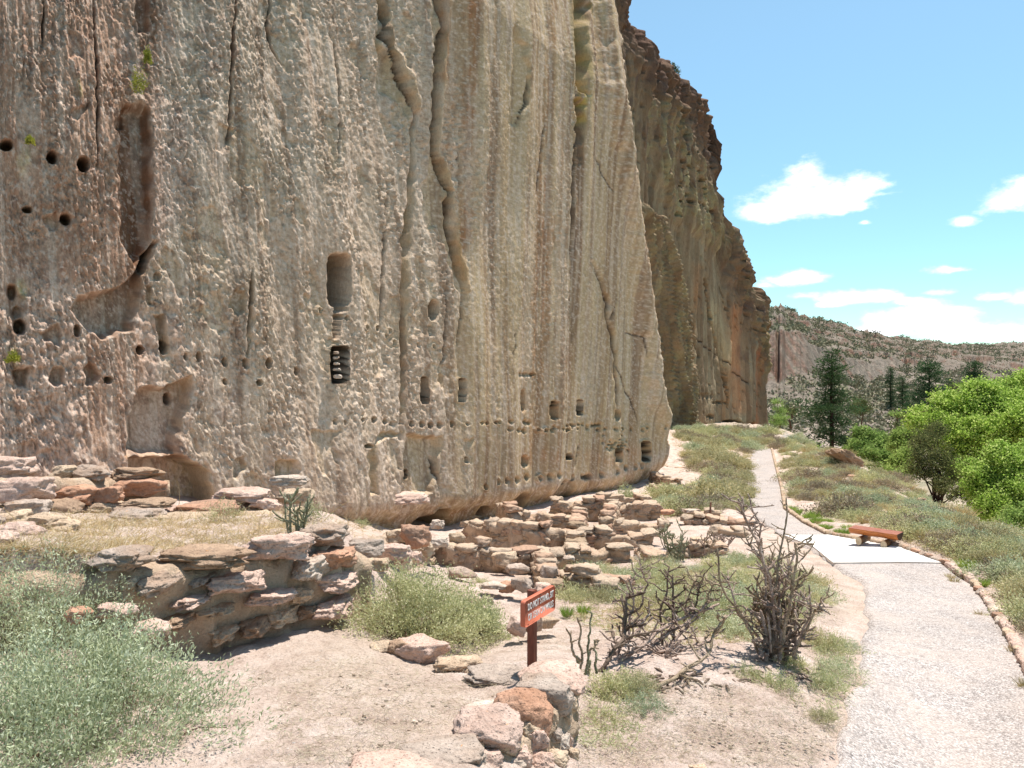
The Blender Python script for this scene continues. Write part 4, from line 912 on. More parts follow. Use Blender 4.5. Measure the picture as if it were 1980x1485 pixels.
def build_near_walls():
    # mud wall that holds up the terrace
    root = thing('retaining_wall', at(430, 1180, 6.0), 'thick mud mortared wall of big rounded stones holding up the grassy terrace', 'stone wall')
    P = [(x, y) for x, y in (((-150-990)/F*4.9, 4.9), ((170-990)/F*5.35, 5.35), ((300-990)/F*5.62, 5.62), ((430-990)/F*6.0, 6.0), ((520-990)/F*6.28, 6.28), ((600-990)/F*6.55, 6.55), ((672-990)/F*6.95, 6.95))]
    strip_core('mortar', [(x, y+.10) for x, y in P], [zof(1105,4.9), zof(1092,5.35), zof(1088,5.62), zof(1080,6.0), zof(1070,6.28), zof(1072,6.55), zof(1070,6.95)], [-2.5]*7, .50, root, SM['mortar'], 5)
    S = [(235,1077,5.35,124,36,'grey'),(384,1077,5.75,176,34,'brown'),(300,1127,5.45,88,48,'grey'),(536,1056,6.15,124,52,'pink'),(622,1034,6.7,92,38,'grey'),(645,1080,6.55,76,44,'orange'),(599,1098,6.3,60,46,'white'),(456,1126,5.8,112,46,'pink'),
         (528,1152,6.0,88,28,'pink'),(652,1122,6.5,80,36,'pink'),(648,1171,6.4,70,42,'pink'),(374,1160,5.6,60,24,'pink'),(424,1176,5.75,60,20,'tan'),(493,1208,5.95,56,30,'brown'),(436,1222,5.8,52,30,'tan'),(585,1150,6.25,44,34,'tan'),(540,1190,6.15,60,36,'tan'),(590,1185,6.3,44,30,'brown'),
         (592,1056,6.5,18,16,'orange'),(395,1115,5.75,52,22,'grey'),(340,1200,5.5,60,28,'brown'),(250,1130,5.35,40,34,'tan')]
    for x, y, Y, w, h, m in S: place_stone(x, y, Y, w*(.95 if y < 1085 else .86), h*(1 if y < 1085 else .86), m, parent=root, depth=.34 if w > 50 else None, sq=.55, rough=.2, n=22)
    # rubble behind it
    root = thing('rubble_wall', at(750, 1070, 8.0), 'tumbled wall of rounded pink and grey boulders between the mud wall and the leafy bush', 'stone wall')
    for x, y, Y, w, h, m in [(705,1060,7.6,64,34,'grey'),(763,1068,8.2,60,32,'pink'),(740,1064,8.4,50,24,'orange'),(804,1038,9.0,52,44,'orange'),(770,1036,9.2,40,24,'tan'),(800,1078,8.6,28,22,'pink'),(826,1062,9.4,24,30,'tan'),(845,1048,9.8,40,20,'white'),(780,1090,8.2,30,24,'pink'),(730,1092,7.4,40,26,'tan'),(690,1096,7.0,46,24,'tan'),(846,1014,11,24,18,'white')]: place_stone(x, y, Y, w, h, m, parent=root)
    # upper wall against the cliff
    root = thing('boulder_wall', at(140, 960, 8.6), 'heap of large pink and orange blocks forming a wall under the cliff at far left', 'stone wall')
    for x, y, Y, w, h, m in [(10,905,8.4,90,44,'pink'),(50,946,8.0,90,50,'pink'),(-20,950,8.0,70,50,'tan'),(53,986,7.5,74,30,'grey'),(125,915,8.9,46,28,'tan'),(180,914,8.9,66,30,'grey'),(268,914,9.2,92,22,'brown'),(136,958,8.5,96,40,'orange'),(210,956,8.6,52,34,'orange'),(278,942,9.0,88,36,'orange'),
          (20,1010,7.2,70,34,'tan'),(80,1014,7.4,80,34,'tan'),(290,972,8.4,80,18,'brown'),(135,928,9.0,60,20,'tan'),(0,1048,6.6,60,34,'pink'),(110,985,8.2,80,30,'brown'),(200,980,8.6,80,20,'tan'),(190,935,9.1,70,22,'brown'),(30,1032,7.0,90,34,'pink'),(110,1020,7.2,70,26,'tan'),(-30,1010,7.0,70,36,'grey')]:
        if y > 975: Y = min(Y, cast(x, y+h*.35)[0][1])
        place_stone(x, y, Y, w, h*(1.25 if y > 975 else 1), m, parent=root)
    P = [((x-990)/F*Y, Y+.25) for x, Y in ((-80,8.1),(60,8.2),(180,8.8),(310,9.1))]
    strip_core('mortar', P, [zof(918,8.3), zof(925,8.4), zof(925,9.0), zof(925,9.3)], [-2.2]*4, .3, root, SM['mortar'], 6)
    root = thing('terrace_wall', at(400, 990, 8.6), 'flat weathered slabs laid across the straw covered terrace', 'stone wall')
    for x, y, Y, w, h, m in [(255,1000,8.1,116,34,'grey'),(340,1003,8.2,120,26,'tan'),(400,985,8.7,110,30,'orange'),(300,984,8.7,90,22,'pink'),(430,1012,8.0,80,18,'grey')]: place_stone(x, y, Y, w, h, m, parent=root)
    root = thing('slab_wall', at(470, 965, 9.0), 'squared pink slab wall left of the small green cactus', 'stone wall')
    for x, y, Y, w, h, m in [(467,958,9.2,92,26,'pink'),(470,985,9.2,84,26,'brown'),(515,975,9.1,50,24,'pink'),(560,930,9.8,66,22,'white'),(500,1000,8.9,70,24,'tan'),(570,960,9.5,60,30,'tan'),(575,995,9.0,60,30,'tan')]: place_stone(x, y, Y, w, h, m, parent=root)
    o = place_stone(799, 963, 14.4, 62, 30, 'pink', name='boulder', rz=-.2, depth=.6); tag(o, 'pale boulder perched on the lip of the undercut cliff foot', 'boulder')
    # front wall at the bottom of the view
    root = thing('front_wall', at(1000, 1420, 4.1), 'nearest wall with round pink, grey and orange capstones at the bottom of the view', 'stone wall')
    C = [(1068,1312,4.72,108,50,'pink'),(1054,1342,4.45,96,60,'grey'),(1010,1378,4.2,96,84,'orange'),(948,1412,3.98,112,72,'pink'),(852,1462,3.74,150,54,'grey'),(932,1383,4.3,66,30,'white'),(760,1500,3.5,150,50,'pink')]
    for x, y, Y, w, h, m in C: place_stone(x, y, Y, w*1.12, h*1.1, m, parent=root, n=30, sq=.45, rough=.09, depth=.26 if w < 100 else .32)
    for x, y, Y, w, h, m in [(1034,1432,4.12,44,62,'pink'),(1060,1388,4.3,34,50,'tan'),(1092,1390,4.45,26,60,'tan'),(1000,1468,3.95,52,44,'pink'),(1048,1478,4.0,50,40,'pink'),(1084,1440,4.3,34,44,'white'),(940,1478,3.8,60,50,'pink'),(1098,1425,4.42,20,40,'pink'),(1104,1360,4.6,26,40,'tan'),(1070,1420,4.25,30,30,'grey'),(1075,1465,4.15,44,30,'tan'),(1020,1410,4.1,40,30,'tan'),(975,1440,3.95,60,36,'tan'),(985,1480,3.9,60,30,'white'),(1105,1460,4.3,26,26,'tan'),(905,1430,3.9,60,30,'tan'),(1040,1330,4.6,60,30,'tan')]: place_stone(x, y, Y, w, h, m, parent=root, n=20)
    P = [((x-990)/F*Y, Y+.04) for x, Y in ((1072,4.72),(1060,4.45),(1030,4.22),(975,4.02),(870,3.76),(740,3.5))]
    strip_core('mortar', P, [zof(1318,4.72), zof(1350,4.45), zof(1395,4.22), zof(1425,4.02), zof(1470,3.76), zof(1510,3.5)], [-2.35]*6, .24, root, SM['mortar'], 8)
    # row of stones across the dirt
    for i, (x, y, Y, w, h, m, lb) in enumerate([(740,1254,6.3,46,26,'tan','low tan stone at the left end of the stone row in front of the bush'),(772,1256,6.2,38,36,'brown','small dark block leaning on the big slab in front of the bush'),(818,1258,6.1,88,52,'pink','big pink block, largest in the row in front of the bush'),(884,1284,5.8,74,34,'tan','wedge of tan stone right of the big pink block'),(960,1306,5.35,92,26,'grey','flat grey stone in the row just left of the sign post'),(640,1240,6.4,150,52,'white','pale rounded boulder half buried in the dirt below the mud wall')]):
        Y = cast(x, y+h*.42)[0][1] if i < 5 else Y
        o = place_stone(x, y, Y, w*1.1, h*1.25, m, name='boulder', n=18, rz=.15, sq=.4 if i == 5 else .6); tag(o, lb, 'boulder', 'stones lying in a row in front of the bush' if i < 5 else None)
    for x, y, Y, w, h, m, lb in [(150,1190,4.6,44,36,'orange','red stone showing through the sage bush'),(290,1215,5.0,70,40,'pink','pink stone at the right edge of the sage bush'),(226,1180,4.9,60,34,'pink','pink stone above the red one behind the sage bush'),(1350,1485,4.2,30,14,'tan','small tan stone at the bottom edge of the view')]:
        o = place_stone(x, y, Y, w, h, m, name='boulder', n=16); tag(o, lb, 'boulder')
    # slope boulders
    sb = [(1636,886,42,58,40,'brown','tall tilted boulder standing on the slope below the dark pine',1.6),(1654,921,32,24,8,'orange','orange flat rock on the slope below the tilted boulder',None),(1664,929,31,20,8,'tan','brownish rock beside the orange flat rock on the slope',None),(1690,914,33,26,10,'grey','grey rock ledge on the slope right of the tilted boulder',None),(1722,924,31,14,9,'grey','small grey rock at the ridge under the green thicket',None),
          (1766,958,24.5,16,10,'orange','upper small orange rock near the juniper trunk',None),(1782,965,24,16,7,'brown','lower brown rock near the juniper trunk',None),(1733,934,29,12,6,'brown','tiny brown rock on the ridge',None)]
    for x, y, Y, w, h, m, lb, dp in sb:
        p = gp(x, y+h*.45); Yq = p.y if abs(p.y-Y) < 12 else Y
        o = place_stone(x, y, Yq, w, h, m, name='boulder', n=14, sq=.7 if dp else .5, depth=dp, tilt=0, roll=.62 if dp else 0); tag(o, lb, 'boulder', None if dp else 'rocks scattered on the right slope')
    # stones walling up part of the cave door
    for i, (x, y, w, h) in enumerate([(650,682,9,9),(650,692,10,9),(651,703,11,9),(652,714,13,9),(653,728,15,12)]):
        o = place_stone(x, y, 15.0, w, h, 'white', name='door_stone', n=8, depth=.16); tag(o, 'pale stone stacked in the left side of the cave door, %s' % ['topmost of five','second from the top','middle of five','second from the bottom','bottom and largest'][i], 'stone', 'stones stacked in the cave door')
    # small rocks near the cliff corner and talus
    mb = MB(); rng = np.random.default_rng(8)
    pxs = np.concatenate([rng.uniform(460, 1000, 420), rng.uniform(1130, 1620, 380), rng.uniform(1310, 1440, 90), rng.uniform(850,1300,80)]); pys = np.concatenate([rng.uniform(1300, 1480, 420), rng.uniform(1280, 1480, 380), rng.uniform(835, 960, 90), rng.uniform(1000,1130,80)])
    pt = cast(pxs, pys); proto = [stone_V(s_, 4, .3, .12, 3) for s_ in range(8)]
    for i, p in enumerate(pt):
        v, fq = proto[i % 8]; s_ = rng.uniform(.005, .02)*(.6+p[1]*.09); mb.add(v*s_*np.array([1.3, 1, .7])+p, fq)
    tag(link('pebbles', mb.mesh('pebbles', SM['white'])), 'pale pebbles and chips scattered over the bare dirt', 'pebbles', kind='stuff')

def build_kerb():
    rng = random.Random(12); rows = [(r[0], r[2]) for r in _prow]
    py = np.concatenate([np.linspace(868, 1092, 120), np.linspace(1092, 1500, 160)]); px = np.interp(py, [r[0] for r in rows], [r[1] for r in rows])
    P = cast(px, py); P = P[np.argsort(P[:, 1])]
    s = np.concatenate([[0], np.cumsum(np.linalg.norm(np.diff(P, axis=0), axis=1))])
    root = thing('stone_kerb', tuple(P[0]), 'low kerb of small mortared stones along the right edge of the path', 'kerb')
    u = 0; mb = MB(); n = 0; L0 = np.array(P[0])
    protos = [mesh_np('stone', *(lambda q: (q[0], [q[1]]))(stone_V(700+i, 9, .55, .12)), SM[['pink', 'grey', 'tan', 'white', 'orange', 'pink'][i]]) for i in range(6)]
    while u < s[-1]:
        w = rng.uniform(.10, .22); c = u+w/2; p = np.array([np.interp(c, s, P[:, k]) for k in range(3)]); q = np.array([np.interp(c+.05, s, P[:, k]) for k in range(3)]); ang = math.atan2(q[1]-p[1], q[0]-p[0])
        h = rng.uniform(.08, .12)
        gap = 1560 < 990+F*p[0]/p[1] < 1740 and rng.random() < .0
        if p[1] < 12.6 and n < 96:
            o = bpy.data.objects.new('stone', protos[rng.choice([0, 0, 1, 2, 3, 5, 1, 2, 0, 5, 4])]); col.objects.link(o); o.parent = root; o.location = tuple(p-L0+np.array([rng.uniform(-.01, .01), 0, .028])); o.rotation_euler = (rng.uniform(-.1, .1), rng.uniform(-.1, .1), ang+rng.uniform(-.15, .15)); o.scale = (w*1.05, rng.uniform(.10, .15), h); n += 1
        elif not gap:
            v, Fq = stone_V(rng.randrange(999), 4, .5, .12, 3); v = v*np.array([w*1.1, .12, .09]); ca, sa = math.cos(ang), math.sin(ang); v = np.stack([v[:, 0]*ca-v[:, 1]*sa, v[:, 0]*sa+v[:, 1]*ca, v[:, 2]], 1)+p-L0+np.array([0, 0, .035]); mb.add(v, Fq)
        u += w*.97
    link('stone_row', mb.mesh('stone_row', SM['masonry']), root)

# ------------------------------------------------------------------ bench, sign, stake
def wood_mat(name, a, b, sc_=(1, 1, 1), rough=.55, spec=.35):
    t = NT(name); v = t.coord(True, sc_); n = t.noise(v, 9, 6, .6); n2 = t.noise(v, 60, 3)
    c = t.ramp(n, [(.35, lin1(a)), (.65, lin1(b))]); c = t.mix(.4, c, t.ramp(n2, [(.3, (.7, .7, .7, 1)), (.7, (1.2, 1.2, 1.2, 1))]), 'MULTIPLY')
    t.bsdf(c, rough, t.bump(n, .004), spec); return t.m
def build_bench():
    base = gp(1693, 1057); ang = math.atan2(-.69, .72)
    root = thing('log_bench', (base.x, base.y, base.z+.03), 'varnished split log bench on two short round logs beside the concrete pad', 'bench', rz=ang, scale=(.68, .95, .86))
    m_top = wood_mat('red_wood_top', (124, 68, 46), (162, 98, 68), (.6, 6, 6)); m_side = wood_mat('orange_lit_wood', (150, 84, 40), (196, 120, 62), (.6, 6, 6)); m_end = wood_mat('shaded_end_wood', (52, 34, 26), (84, 56, 40), (4, 4, 4)); m_leg = wood_mat('brown_log', (96, 66, 40), (140, 98, 62), (6, .6, 6)); m_cut = wood_mat('pale_cut_end', (170, 146, 116), (204, 182, 152))  # side colour holds warm bounce light, seat ends hold painted shade
    L_, r, zt = .58, .165, .30
    n = 30; th = np.linspace(math.pi, 2*math.pi, 15); xs = np.linspace(-L_, L_, n)
    wob = 1+fbm(xs*3, 0, oct=3, seed=401)*.08
    V = np.stack([np.repeat(xs, 15), np.tile(np.cos(th), n)*np.repeat(wob, 15)*r, zt+np.tile(np.sin(th), n)*np.repeat(wob, 15)*r*.82], 1); idx = np.arange(n*15).reshape(n, 15)
    Q = np.stack([idx[:-1, :-1], idx[1:, :-1], idx[1:, 1:], idx[:-1, 1:]], -1).reshape(-1, 4)
    link('split_log', mesh_np('split_log', V, [Q], m_side), root)
    e = idx[:, 0]; f = idx[:, -1]; Vt = np.concatenate([V[e], V[f]]); k = np.arange(n-1); Qt = np.stack([k, k+1, n+k+1, n+k], -1)
    link('seat', mesh_np('seat', Vt+np.array([0, 0, .0]), [Qt[:, ::-1]], m_top, False), root)
    for ei, sx in ((0, -1), (n-1, 1)):
        ring = V[idx[ei]]; c = ring.mean(0)+np.array([sx*.006, 0, .03]); Ve = np.concatenate([ring, [c]]); k = np.arange(15); link('cut_end', mesh_np('cut_end', Ve, [np.stack([k, np.roll(k, -1), np.full(15, 15)], -1)], m_end, False), root)
    for x in (-.30, .30):
        mb = MB(); pts = [(x, y, .078) for y in np.linspace(-.23, .23, 8)]; mb.tube(pts, .078, 14, cap=False); lg = link('support_log', mb.mesh('support_log', m_leg), root)
        for y in (-.23, .23):
            th2 = np.arange(14)*2*math.pi/14; Ve = np.concatenate([np.stack([x+np.cos(th2)*.076, np.full(14, y+(.002 if y > 0 else -.002)), .078+np.sin(th2)*.076], 1), [[x, y*1.02, .078]]]); k = np.arange(14); link('cut_end', mesh_np('cut_end', Ve, [np.stack([k, np.roll(k, -1), np.full(14, 14)], -1)], m_cut, False), lg)
    pd = path_dist(0, 0)

def rbox(w, d, h, r, seg=4):
    """box with rounded corners seen from the front (x-z), thickness d"""
    pts = []
    for cx, cz, a0 in ((w/2-r, h/2-r, 0), (-w/2+r, h/2-r, 90), (-w/2+r, -h/2+r, 180), (w/2-r, -h/2+r, 270)):
        for k in range(seg+1): a = R(a0+90*k/seg); pts.append((cx+r*math.cos(a), cz+r*math.sin(a)))
    n = len(pts); b = .003; V = []
    for y, s in ((-d/2, .985), (-d/2+b, 1), (d/2-b, 1), (d/2, .985)): V += [(x*s if s != 1 else x, y, z*s if s != 1 else z) for x, z in pts]
    V = np.array(V); k = np.arange(n); k2 = (k+1) % n; Fs = [np.concatenate([np.stack([k+i*n, k2+i*n, k2+(i+1)*n, k+(i+1)*n], -1) for i in range(3)])]
    return V, Fs+[np.arange(n)[None, :], (np.arange(n)[::-1]+3*n)[None, :]]
def build_sign():
    g = gp(1034, 1296); d = Vector((.50, .866, 0)); nrm = Vector((.866, -.5, 0))
    c = at(1041, 1171, 5.2); root = thing('warning_sign', (c.x, c.y, g.z), 'brown wooden sign with white lettering on a square brown post behind the front wall', 'sign', rz=math.atan2(d.y, d.x))
    zc = c.z-g.z
    t = NT('brown_sign_paint'); v = t.coord(True); n = t.noise(v, 14, 5, .6); cc = t.ramp(n, [(.3, lin1((172, 92, 68))), (.7, lin1((190, 108, 82)))]); t.bsdf(cc, .6, t.bump(t.noise(v, 90, 3), .0015), .3)
    V, Fs = rbox(.44, .034, .172, .022); p = link('panel', mesh_np('panel', V, Fs, t.m, False), root); p.location = (0, 0, zc)
    wt = NT('white_lettering'); wt.bsdf(wt.ramp(wt.noise(wt.coord(True), 60, 3), [(.3, lin1((190, 184, 178))), (.6, lin1((232, 228, 222)))]), .7)
    for i, s in enumerate(('DO NOT STAND, SIT', 'OR LEAN ON WALLS')):
        cu = bpy.data.curves.new('lettering', 'FONT'); cu.body = s; cu.size = .05; cu.extrude = .0012; cu.offset = .0008; cu.align_x = 'CENTER'; cu.align_y = 'CENTER'
        tmp = bpy.data.objects.new('lettering', cu); col.objects.link(tmp); bpy.context.view_layer.update()
        me = bpy.data.meshes.new_from_object(tmp.evaluated_get(bpy.context.evaluated_depsgraph_get())); bpy.data.objects.remove(tmp)
        co = np.array([v_.co for v_ in me.vertices]); w = co[:, 0].max()-co[:, 0].min(); hgt = co[:, 1].max()-co[:, 1].min()
        me.transform(Matrix.Diagonal((.365/w if i == 0 else .36/w, .046/.036*.95, 1, 1)))
        me.materials.clear(); me.materials.append(wt.m); o = link('lettering', me, p); o.rotation_euler = (R(90), 0, 0); o.location = (.004, -.0185, .036-i*.068)
    mb = MB()
    for x, z in ((0, .078), (0, -.078)):
        b_ = MB(); b_.tube([(x, -.017, z), (x, -.021, z)], .005, 8); link('bolt', b_.mesh('bolt', wt.m if False else SM['brown']), p)
    t = NT('brown_post'); v = t.coord(True, (3, 3, .6)); n = t.noise(v, 14, 5, .6); t.bsdf(t.ramp(n, [(.3, lin1((100, 54, 40))), (.7, lin1((132, 76, 58)))]), .6, t.bump(n, .003), .3)
    V, Fs = rbox(.052, zc+.10+.25, .052, .005, 2); V = V[:, [0, 2, 1]]; o = link('post', mesh_np('post', V, [f[:, ::-1] for f in Fs], t.m, False), root); o.location = (-.005, .045, (zc+.10-.25)/2)
    # metal stake in the ruins
    s = gp(1373, 1008); mb = MB(); w = .022; h = .46
    V = np.array([(-w, -.006, -.05), (w, -.006, -.05), (w, .006, -.05), (-w, .006, -.05), (-w, -.006, h*.93), (w, -.006, h), (w, .006, h), (-w, .006, h*.93)]); mb.add(V, [(0, 1, 5, 4), (1, 2, 6, 5), (2, 3, 7, 6), (3, 0, 4, 7), (4, 5, 6, 7)])
    t = NT('rusty_steel'); t.bsdf(t.ramp(t.noise(t.coord(), 30, 4), [(.3, lin1((70, 44, 34))), (.7, lin1((104, 66, 48)))]), .8); o = link('metal_stake', mb.mesh('metal_stake', t.m, False), None, s); o.rotation_euler = (0, .03, .3); tag(o, 'short rusty metal stake standing among the ruined walls', 'stake')
build_ruins(); build_near_walls(); build_kerb(); build_bench(); build_sign()

# ------------------------------------------------------------------ plants
VM = {}
def veg_mats():
    VM['sage'] = leaf_mat('sage_leaf', (150, 158, 122), (184, 190, 154), (216, 220, 194))
    VM['salt'] = leaf_mat('saltbush_leaf', (164, 166, 120), (192, 192, 146), (218, 214, 178))
    VM['slope'] = leaf_mat('slope_shrub_leaf', (158, 156, 116), (188, 182, 142), (212, 202, 170))
    VM['grey'] = leaf_mat('grey_twigs', (142, 128, 112), (172, 156, 138), (158, 154, 126), .15)
    VM['twig'] = leaf_mat('woody_twig', (112, 94, 76), (156, 136, 114), None, .05)
    VM['straw'] = leaf_mat('straw', (172, 146, 102), (208, 186, 144), (216, 204, 182), .3)
    VM['litter'] = leaf_mat('pale_litter', (178, 158, 132), (214, 200, 176), (150, 132, 112), .2)
    VM['tan'] = leaf_mat('tan_grass', (168, 146, 106), (196, 176, 132), (160, 156, 112), .3)
    VM['green'] = leaf_mat('green_grass', (112, 146, 60), (140, 168, 78), (172, 180, 104), .4)
    VM['cotton'] = leaf_mat('cottonwood_leaf', (124, 154, 62), (164, 192, 90), (206, 218, 138), .55)
    VM['elder'] = leaf_mat('boxelder_leaf', (114, 140, 72), (142, 166, 90), (170, 188, 116), .5)
    VM['scrub'] = leaf_mat('hillside_scrub', (102, 104, 84), (126, 124, 102), (150, 144, 122), .1)
    VM['pine'] = leaf_mat('pine_needles', (48, 70, 46), (68, 92, 60), (92, 112, 78), .2)
    VM['juniper'] = leaf_mat('juniper_scales', (72, 84, 54), (98, 106, 68), (128, 130, 90), .2)
    VM['lichen'] = leaf_mat('yellow_green_tuft', (120, 124, 46), (154, 156, 66), (176, 176, 90), .3)
    for nm, a, b in (('bark', (70, 52, 42), (110, 86, 68)), ('darkbark', (44, 34, 30), (72, 58, 50))):
        t = NT(nm); v = t.coord(scale=(1, 1, .3)); n = t.noise(v, 12, 5, .6); t.bsdf(t.ramp(n, [(.3, lin1(a)), (.7, lin1(b))]), .95, t.bump(n, .03), .05); VM[nm] = t.m
    for nm, a, b, c in (('cholla', (128, 112, 92), (174, 154, 130), (194, 172, 154)), ('dead_cholla', (128, 108, 98), (178, 156, 142), (200, 182, 168)), ('black_cholla', (84, 70, 60), (128, 110, 96), (166, 146, 130)), ('green_cholla', (104, 106, 82), (146, 144, 116), (182, 174, 150))):
        t = NT(nm); v = t.coord(); n = t.noise(v, 9, 3, .6); n2 = t.noise(v, 110, 3, .7); cc = t.ramp(n, [(.3, lin1(a)), (.55, lin1(b)), (.75, lin1(c))]); cc = t.mix(.9, cc, t.ramp(n2, [(.35, (.5, .48, .46, 1)), (.5, (1, 1, 1, 1)), (.68, (1.4, 1.38, 1.34, 1))]), 'MULTIPLY')
        t.bsdf(cc, .9, t.bump(n2, .012), .1); VM[nm] = t.m
veg_mats()

def shrub_parts(seed, r, h, twigs, per, leaf, wd, flat=.0, sparse=.4, ell=1.0, droop=0.0):
    rng = np.random.default_rng(seed); n = twigs
    a = rng.uniform(0, 2*np.pi, n); rr = np.sqrt(rng.uniform(0, 1, n)); el = rng.uniform(0, 1, n)
    lob = 1+.22*np.sin(a*3+seed)+.14*np.sin(a*5+seed*2)
    lob = lob*(1+.35*pnoise(np.cos(a)*rr*2.2, np.sin(a)*rr*2.2, 0, seed)); tip = np.stack([np.cos(a)*rr*r*lob, np.sin(a)*rr*r*lob*ell, h*np.sqrt(np.maximum(1-rr**2, 0.02))*rng.uniform(.55, 1.12, n)], 1)
    base = np.stack([np.cos(a)*rr*r*.25, np.sin(a)*rr*r*.25, np.zeros(n)], 1)+rng.normal(size=(n, 3))*np.array([.06, .06, 0])*r
    D = tip-base; Ls = np.linalg.norm(D, axis=1)
    m1, m2 = MB(), MB()
    q = slice(0, max(12, int(n*.34))); strips(m2, base[q], D[q], Ls[q]*.95, .006*max(r, .3)+.0015, .16, rng, 3)
    t = rng.uniform(sparse, 1.03, (n, per)); C = base[:, None]+D[:, None]*t[..., None]; C[..., 2] -= .08*Ls[:, None]*t*t
    C = (C+rng.normal(size=(n, 1, 3))*.03*r+rng.normal(size=C.shape)*(.034*r+.006)).reshape(-1, 3); C[:, 2] = np.maximum(C[:, 2], .01)
    Dr = np.repeat(D/Ls[:, None], per, axis=0); kp = fbm(C[:, 0]/r*3.2, C[:, 1]/r*3.2, C[:, 2]/r*3.2, oct=2, seed=seed % 50) > -.24; C, Dr = C[kp], Dr[kp]; Dr = Dr+rng.normal(size=C.shape)*.8+np.array([0, 0, .25])
    leaves(m1, C, Dr, rng.uniform(.6, 1.25, len(C))*leaf, rng.uniform(.7, 1.2, len(C))*wd, rng)
    return m1, m2
def make_shrub(name, loc, label, cat, group, seed, r, h, twigs, per, leaf, wd, mat, rz=0.0, **kw):
    root = thing(name, loc, label, cat, group, rz)
    m1, m2 = shrub_parts(seed, r, h, twigs, per, leaf, wd, **kw)
    link('foliage', m1.mesh('foliage', VM[mat], False), root); link('stems', m2.mesh('stems', VM['twig'], False), root)
    if name in ('sagebrush', 'saltbush'):
        rg = np.random.default_rng(seed+5); mb = MB()
        for k in range(46 if name == 'sagebrush' else 26):
            a_ = rg.uniform(0, 6.28); e = np.array([math.cos(a_), math.sin(a_), 0])*r*rg.uniform(.5, 1.02); e[2] = h*rg.uniform(.15, .75)*(1-.4*np.hypot(e[0], e[1])/r)
            t_ = np.linspace(0, 1, 7)[:, None]; P = e*t_+np.array([0, 0, .12*h])*np.sin(t_*3)+rg.normal(size=(7, 3))*.018*r; mb.tube(P, np.linspace(.0065, .0018, 7), 4)
        link('branches', mb.mesh('branches', VM['bark']), root)
    return root
def make_tuft(name, loc, label, group, seed, r, h, n, mat, w=.006, bend=.35):
    rng = np.random.default_rng(seed); a = rng.uniform(0, 2*np.pi, n); q = np.sqrt(rng.uniform(0, 1, n))
    P = np.stack([np.cos(a)*q*r*.4, np.sin(a)*q*r*.4, np.zeros(n)], 1); D = np.stack([np.cos(a)*q*r*.9, np.sin(a)*q*r*.9, np.full(n, h)], 1)+rng.normal(size=(n, 3))*.12*h
    mb = MB(); strips(mb, P, D, rng.uniform(.5, 1.1, n)*h, w, bend, rng, 3)
    o = link(name, mb.mesh(name, VM[mat], False), None, loc); return tag(o, label, 'grass', group)

def scatter(protos, pts, label, cat, group, rng, smin=.7, smax=1.3, yscale=0.0):
    for i, p in enumerate(pts):
        src = protos[i % len(protos)]
        o = src if not src.get('_used') else copy_tree(src); src['_used'] = 1
        o.location = (p[0], p[1], p[2]-.02); s = rng.uniform(smin, smax)*(1+yscale*p[1]); o.scale = (s, s, s*rng.uniform(.8, 1.15)); o.rotation_euler = (0, 0, rng.uniform(0, 6.28))
        if callable(label): tag(o, label(p, i % len(protos)), cat, group)
        else: tag(o, label, cat, group)
def slope_label(p, k):
    look = ['yellowish green domed shrub', 'dusty olive domed shrub', 'grey green sage shrub', 'bare grey twiggy shrub', 'pale green leafy shrub'][k]; y = HZ-F*p[2]/p[1]; x = 990+F*p[0]/p[1]
    if y < 905: w = 'high on the slope near the crest of the path'
    elif y < 985: w = 'on the middle slope beside the straight path' if x < 1640 else 'near the ridge above the thicket'
    elif x < 1760: w = 'on the slope just behind the bench'
    elif y < 1080: w = 'on the slope right of the bench'
    else: w = 'at the right edge beside the near kerb'
    return look+' '+w
def bank_label(p, k):
    look = ['yellowish green shrub', 'dusty olive shrub', 'grey green sage shrub', 'bare grey twiggy shrub', 'pale green leafy shrub'][k]; y = HZ-F*p[2]/p[1]
    return look+(' at the foot of the far cliff' if y < 865 else ' on the bank left of the straight path' if y < 935 else ' between the back ruins and the path')
def carpet_label(p, k):
    look = ['light yellow green low shrub', 'dull olive low shrub', 'broad pale green low shrub', 'grey green low shrub'][k]; x = 990+F*p[0]/p[1]; y = HZ-F*p[2]/p[1]
    return look+(' just right of the sign' if x < 1230 else ' behind the fallen cholla' if x < 1400 and y > 1120 else ' under the cholla thicket' if x < 1420 else ' around the tall cholla')
def weed_label(p, k):
    x = 990+F*p[0]/p[1]; y = HZ-F*p[2]/p[1]
    return ('small green weed at the left foot of the tall cholla' if x < 1545 else 'small green weed near the concrete pad' if y < 1200 else 'small green weed at the edge of the gravel')+[', yellowish', ', olive', ', pale', ', greyish'][k]
def inpoly_pts(poly, n, rng, mind=0):
    xs = [p[0] for p in poly]; ys = [p[1] for p in poly]; out = []
    P = np.stack([rng.uniform(min(xs), max(xs), n*12), rng.uniform(min(ys), max(ys), n*12)], 1); P = P[in_poly(P[:, 0], P[:, 1], poly)]
    for p in P:
        if mind and any((p[0]-q[0])**2+((p[1]-q[1])*1.8)**2 < mind**2 for q in out): continue
        out.append(p)
        if len(out) >= n: break
    return np.array(out)

